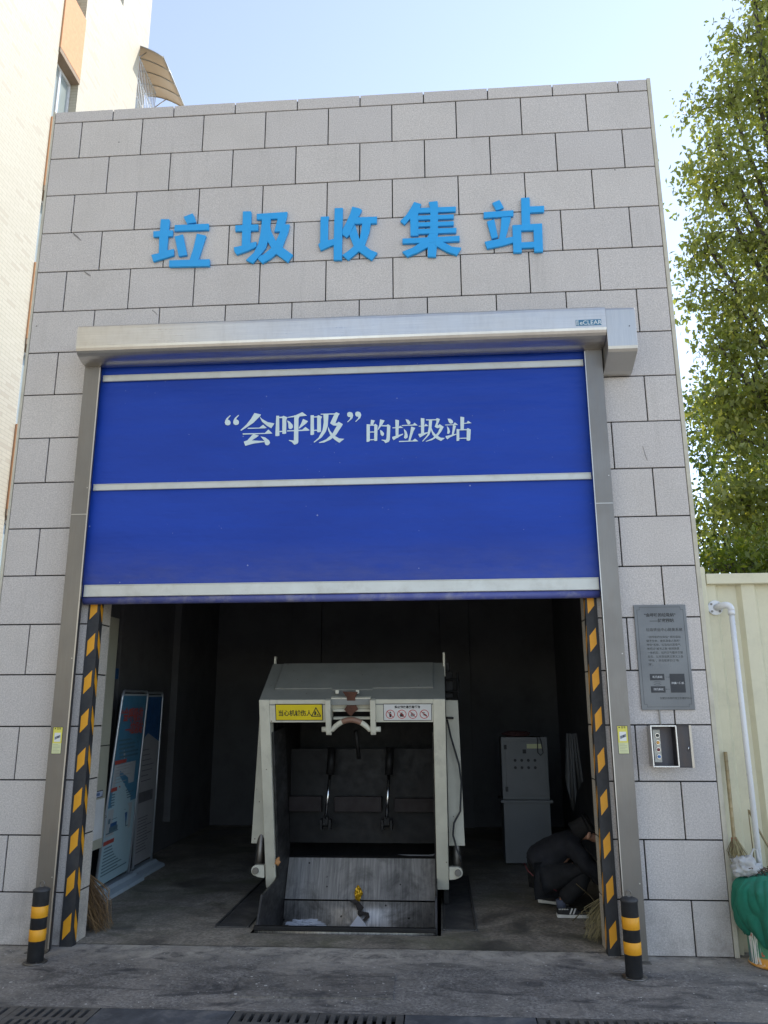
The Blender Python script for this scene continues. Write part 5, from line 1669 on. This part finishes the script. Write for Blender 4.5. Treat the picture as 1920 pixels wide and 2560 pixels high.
t.set((.72, .73, .74), .3, 0.)
t.p.inputs['Transmission Weight'].default_value = .45
t.p.inputs['IOR'].default_value = 1.15
t.bump(t.noise(t.coord(), 26, 5, .6), .7, .01)
BAG = t.m
crumple('plastic_bag', (5.46, -.13, .615), .085, BAG, 'crumpled translucent white plastic bag above the green cloth', 'plastic bag', (1.15, .8, .75), .55, 4, 12)
o = bpy.data.objects['plastic_bag']
for p in o.data.polygons: p.use_smooth = True
m = MB()
m.tube([(5.50, -.13, .66), (5.505, -.13, .70), (5.525, -.13, .735), (5.548, -.13, .725), (5.55, -.13, .68), (5.56, -.13, .645)], [.012, .008, .006, .006, .008, .012], 8)
hb = m.build('bag_handle', BAG, None)
hb.parent = o; hb.matrix_parent_inverse = Matrix.Translation(-o.location)
m = MB()
q = random.Random(5)
for k in range(14):
    x_, y_ = 5.50 + q.uniform(-.0, .12), -.17 + q.uniform(-.04, .04)
    m.tube([(x_, y_, .57), (x_ + q.uniform(-.05, .07), y_, .60 + q.uniform(0, .025)), (x_ + q.uniform(-.09, .12), y_ + .01, .595 + q.uniform(-.01, .03))], .0035, 5)
tag(m.build('twig_rubbish', plain('dark_twigs', (.09, .055, .04), .8, 0, .4, 50), None, loc=(5.55, -.17, .57)), 'dark twigs sticking out over the green cloth beside the plastic bag', 'twigs')
m = MB()
m.tube([(5.585, .052, .97), (5.64, .045, .83), (5.76, .03, .58), (5.83, .02, .40)], .0085, 8)
m.tube([(5.581, .05, .975), (5.583, .045, .60)], .004, 6)
tag(m.build('bamboo_stick', BAMB, None, loc=(5.7, .04, .4)), 'thin dark bamboo stick leaning behind the white pipe', 'stick')

# ------------------------------------------------------------------ apartment block on the left
ap = thing('apartment_block', 'tall cream tiled apartment block with orange window bays left of the station', 'building', (-7, 2, 0))
XB = -3.4
BY0, BY1 = 5.24, 6.05
WG = plain('window_glass', (.30, .34, .33), .08, 0, .1, 2)
WG.node_tree.nodes['Principled BSDF'].inputs['Specular IOR Level'].default_value = .9
m = MB()
YC = 8.61
m.box(-13, -16, 0, XB, BY0, 16.9)
m.box(-13, BY0, 0, XB - .28, BY1, 16.9)
m.box(-13, BY1, 0, XB, YC, 16.9)
m.build('wall', CREAM, ap)
m = MB()
m.box(-13, YC + .002, 0, -3.9, 10.2, 26)
m.build('tower', CREAM, ap)
LEDGE = plain('brown_ledge', (.30, .22, .15), .8)
for k in range(6):
    z1 = 6.17 - 2.92 + 2.92 * k
    z0 = z1 - 1.42
    if z0 > 16: break
    z1 = min(z1, 16.89)
    m = MB()
    m.box(XB - .279, BY0 + .002, max(0, z0), XB + .03, BY1 - .002, z1)
    m.build('orange_spandrel', ORANGE, ap, bevel=.01)
    m = MB()
    m.box(XB - .279, BY0 + .003, z0 - .10, XB + .026, BY1 - .003, z0 - .003)
    m.build('lintel_ledge', LEDGE, ap)
    zt = z0 - .10
    zb_ = zt - 1.38
    if zb_ < 0: continue
    m = MB()
    xw = XB - .20
    m.box(xw, BY0 + .004, zb_, xw + .05, BY0 + .06, zt)
    m.box(xw, BY1 - .06, zb_, xw + .05, BY1 - .004, zt)
    m.box(xw, BY0 + .06, zt - .06, xw + .05, BY1 - .06, zt)
    m.box(xw, BY0 + .06, zb_, xw + .05, BY1 - .06, zb_ + .06)
    m.box(xw, (BY0 + BY1) / 2 - .03, zb_ + .06, xw + .05, (BY0 + BY1) / 2 + .03, zt - .06)
    w_ = m.build('window', PVCW, ap)
    m = MB()
    m.box(xw + .015, BY0 + .06, zb_ + .06, xw + .025, BY1 - .06, zt - .06)
    m.build('pane', WG, w_)
# curved canopy and window cage on the far corner
m = MB()
na = 9
ys = [8.66 + (10.32 - 8.66) * k / 4 for k in range(5)]
pr_ = [(-3.88 + 1.03 * s_, 17.02 - .46 * s_ ** 1.8) for s_ in np.linspace(0, 1, na)]
ring = [[m.P((x_, y_, z_)) for x_, z_ in pr_] for y_ in ys]
for a, b in zip(ring, ring[1:]):
    for k in range(na - 1):
        m.F([a[k], a[k + 1], b[k + 1], b[k]], 0, 0, True)
AWN = NT('smoky_canopy_sheet')
AWN.set((.52, .45, .36), .4, 0.)
tb = AWN.n('ShaderNodeBsdfTranslucent'); tb.inputs[0].default_value = (.66, .56, .43, 1)
mx = AWN.n('ShaderNodeMixShader'); mx.inputs[0].default_value = .5
AWN.l(AWN.p.outputs[0], mx.inputs[1]); AWN.l(tb.outputs[0], mx.inputs[2]); AWN.l(mx.outputs[0], AWN.out.inputs[0])
cn = m.build('canopy', AWN.m, ap)
s_ = cn.modifiers.new('thick', 'SOLIDIFY'); s_.thickness = .012
m = MB()
for y_ in ys:
    m.tube([(x_, y_, z_ - .02) for x_, z_ in pr_], .016, 6)
m.tube([(pr_[-1][0], ys[0], pr_[-1][1]), (pr_[-1][0], ys[-1], pr_[-1][1])], .018, 6)
for y_ in (ys[0] + .1, ys[-1] - .1):
    m.tube([(-3.88, y_, 16.35), (-3.3, y_, 16.8)], .014, 6)
m.build('canopy_frame', STEEL, ap)
m = MB()
xg = -3.42
for y_ in np.linspace(8.66, 9.75, 13):
    m.tube([(xg, y_, 15.0), (xg, y_, 16.6)], .011, 5)
for z_ in (15.0, 15.5, 16.0, 16.55):
    m.tube([(xg, 8.66, z_), (xg, 9.75, z_)], .013, 5)
    for y_ in (8.66, 9.75):
        m.tube([(-3.9, y_, z_), (xg, y_, z_)], .012, 5)
m.build('window_cage', PVCW, ap)
m = MB()
m.box(-3.899, 8.9, 15.1, -3.86, 9.7, 16.4)
m.build('window', WG, ap)

# ------------------------------------------------------------------ trees
LEAF1 = m_leaf('camphor_leaf', (.155, .185, .058), (.34, .335, .11), (.60, .53, .13))
LEAF2 = m_leaf('dark_leaf', (.07, .11, .035), (.15, .18, .05), (.36, .33, .06))
BARK = plain('bark', (.075, .06, .048), .9, 0, .3, 6, .6, 20, (1, 1, .3))
def tree(label, base, blobs, n_cl, per, leaf, lmat, seed, trunk_r=.22, group='trees behind the metal wall'):
    """blobs: ellipsoids (centre, radii) filled with drooping leaf clusters on twigs"""
    q = np.random.default_rng(seed)
    t = thing('tree', label, 'tree', base, group)
    bw = np.array([r[0] * r[1] * r[2] for c, r in blobs]); bw = bw ** .8; bw /= bw.sum()
    base = Vector(base)
    topz = max(c[2] for c, r in blobs)
    mb = MB()
    cc = Vector(np.mean([c for c, r in blobs], axis=0))
    tr = [base, base.lerp(Vector((cc.x, cc.y, base.z)), .25) + Vector((0, 0, (topz) * .3)), Vector((cc.x, cc.y, topz * .6)), Vector((cc.x, cc.y, topz * .95))]
    mb.tube(tr, [trunk_r, trunk_r * .8, trunk_r * .5, trunk_r * .15], 12)
    ctr = []
    V = []; Fc = []; Rn = []
    for k, (c, r) in enumerate(blobs):
        c = Vector(c)
        f = min(.95, max(.25, (c.z - .8) / (topz)))
        s0 = Vector((cc.x, cc.y, topz * f * .75)) if f > .35 else tr[1]
        e = c + Vector((0, 0, r[2] * .2))
        mid = s0.lerp(e, .5) + Vector((0, 0, .15))
        mb.tube([s0, mid, e], [trunk_r * .3, trunk_r * .18, .02], 8)
        n = int(n_cl * bw[k])
        for i in range(n):
            d = q.normal(size=3); d /= np.linalg.norm(d)
            rr_ = q.random() ** .42
            p = np.array(c) + d * np.array(r) * rr_
            if p[2] < 2.2: continue
            if i % 3 == 0:
                a = np.array(e) + (p - np.array(e)) * .25
                mb.tube([tuple(a), tuple((a + p) / 2 + np.array([0, 0, .08])), tuple(p)], [.014, .009, .004], 4, 0, False)
            ctr.append(p)
    mb.build('trunk', BARK, t)
    ctr = np.array(ctr)
    nc = len(ctr)
    tone = np.repeat(q.random(nc), per)
    P = np.repeat(ctr, per, axis=0) + q.normal(size=(nc * per, 3)) * np.array([.155, .155, .15])
    n = len(P)
    d = q.normal(size=(n, 3)); d[:, 2] -= .9
    d /= np.linalg.norm(d, axis=1, keepdims=True)
    up_ = q.normal(size=(n, 3)); up_[:, 2] += .6
    s = np.cross(d, up_); s /= np.linalg.norm(s, axis=1, keepdims=True)
    nn = np.cross(s, d)
    L = leaf * q.uniform(.65, 1.25, size=(n, 1)); Wd = L * q.uniform(.42, .58, size=(n, 1))
    v0 = P; v1 = P + d * L * .45 + s * Wd * .5 + nn * L * .05; v2 = P + d * L - nn * L * .08; v3 = P + d * L * .45 - s * Wd * .5 + nn * L * .05
    vv = np.stack([v0, v1, v2, v3], 1).reshape(-1, 3)
    me = bpy.data.meshes.new('crown')
    me.vertices.add(n * 4); me.vertices.foreach_set('co', (vv - np.array(base)).ravel().astype(np.float32))
    me.loops.add(n * 4); me.loops.foreach_set('vertex_index', np.arange(n * 4, dtype=np.int32))
    me.polygons.add(n); me.polygons.foreach_set('loop_start', np.arange(0, n * 4, 4, dtype=np.int32))
    me.polygons.foreach_set('loop_total', np.full(n, 4, dtype=np.int32))
    me.update(); me.validate()
    at = me.attributes.new('rnd', 'FLOAT', 'FACE')
    val = np.clip(tone * .55 + q.random(n) * .45, 0, 1)
    at.data.foreach_set('value', val.astype(np.float32))
    me.materials.append(lmat)
    o = bpy.data.objects.new('crown', me); COL.objects.link(o)
    o.parent = t
    return t
B1 = [((8.7, 5.3, 4.6), (1.4, .8, .9)), ((8.3, 5.4, 6.3), (1.05, .8, .65)), ((9.5, 5.4, 6.9), (1.2, .9, .9)), ((8.05, 5.4, 8.0), (.8, .7, .6)), ((9.2, 5.5, 8.6), (1.1, .8, .8)),
      ((8.0, 5.4, 9.95), (.72, .7, .62)), ((9.2, 5.5, 10.3), (1.0, .8, .75)), ((8.45, 5.4, 11.55), (.72, .7, .5)), ((9.5, 5.5, 11.9), (.95, .8, .7)), ((8.85, 5.4, 12.7), (.65, .7, .42)),
      ((8.6, 5.5, 9.1), (.8, .7, .5)), ((7.75, 5.3, 8.8), (.5, .6, .45)), ((7.8, 5.3, 4.5), (.55, .6, .8)), ((7.75, 5.3, 6.2), (.5, .6, .6)), ((8.1, 5.3, 7.2), (.6, .6, .5)), ((9.7, 5.5, 7.8), (.9, .8, .7)), ((9.9, 5.5, 13.4), (.9, .8, .6)), ((10.3, 5.6, 14.6), (.9, .8, .6)), ((7.75, 5.2, 7.0), (.4, .5, .3)), ((7.9, 5.2, 5.5), (.5, .5, .35)), ((8.1, 5.3, 10.8), (.4, .5, .25)), ((9.3, 5.4, 13.6), (.45, .5, .3)),
      ((10.8, 5.4, 6.0), (1.5, 1.2, 2.0)), ((10.9, 5.5, 9.6), (1.4, 1.2, 1.8)), ((11.2, 5.6, 12.4), (1.3, 1.1, 1.5)), ((12.6, 5.0, 8.5), (1.5, 1.5, 3))]
tree('leafy broadleaf tree with yellow green top rising right of the station', (11.2, 5.8, 0), B1, 2500, 32, .112, LEAF1, 5)
B2 = [((8.6, 8.6, 4.6), (1.6, 1.0, 1.3)), ((10.3, 8.8, 4.6), (1.7, 1.0, 1.4)), ((9.2, 8.9, 6.9), (1.6, 1.1, 1.4)), ((12.0, 9.0, 5.5), (1.8, 1.3, 2))]
tree('lower darker tree showing sky between its leaves just above the metal wall', (10.2, 9.6, 0), B2, 900, 20, .125, LEAF2, 9, .16)
B3 = [((7.2, 4.1, 3.35), (.7, .55, .42)), ((7.9, 4.2, 3.4), (.8, .6, .5))]
tree('low yellowish green bush top peeking over the cream metal wall', (7.5, 4.2, 0), B3, 170, 22, .09, m_leaf('yellow_leaf', (.09, .13, .02), (.2, .22, .03), (.42, .36, .04)), 13, .06)
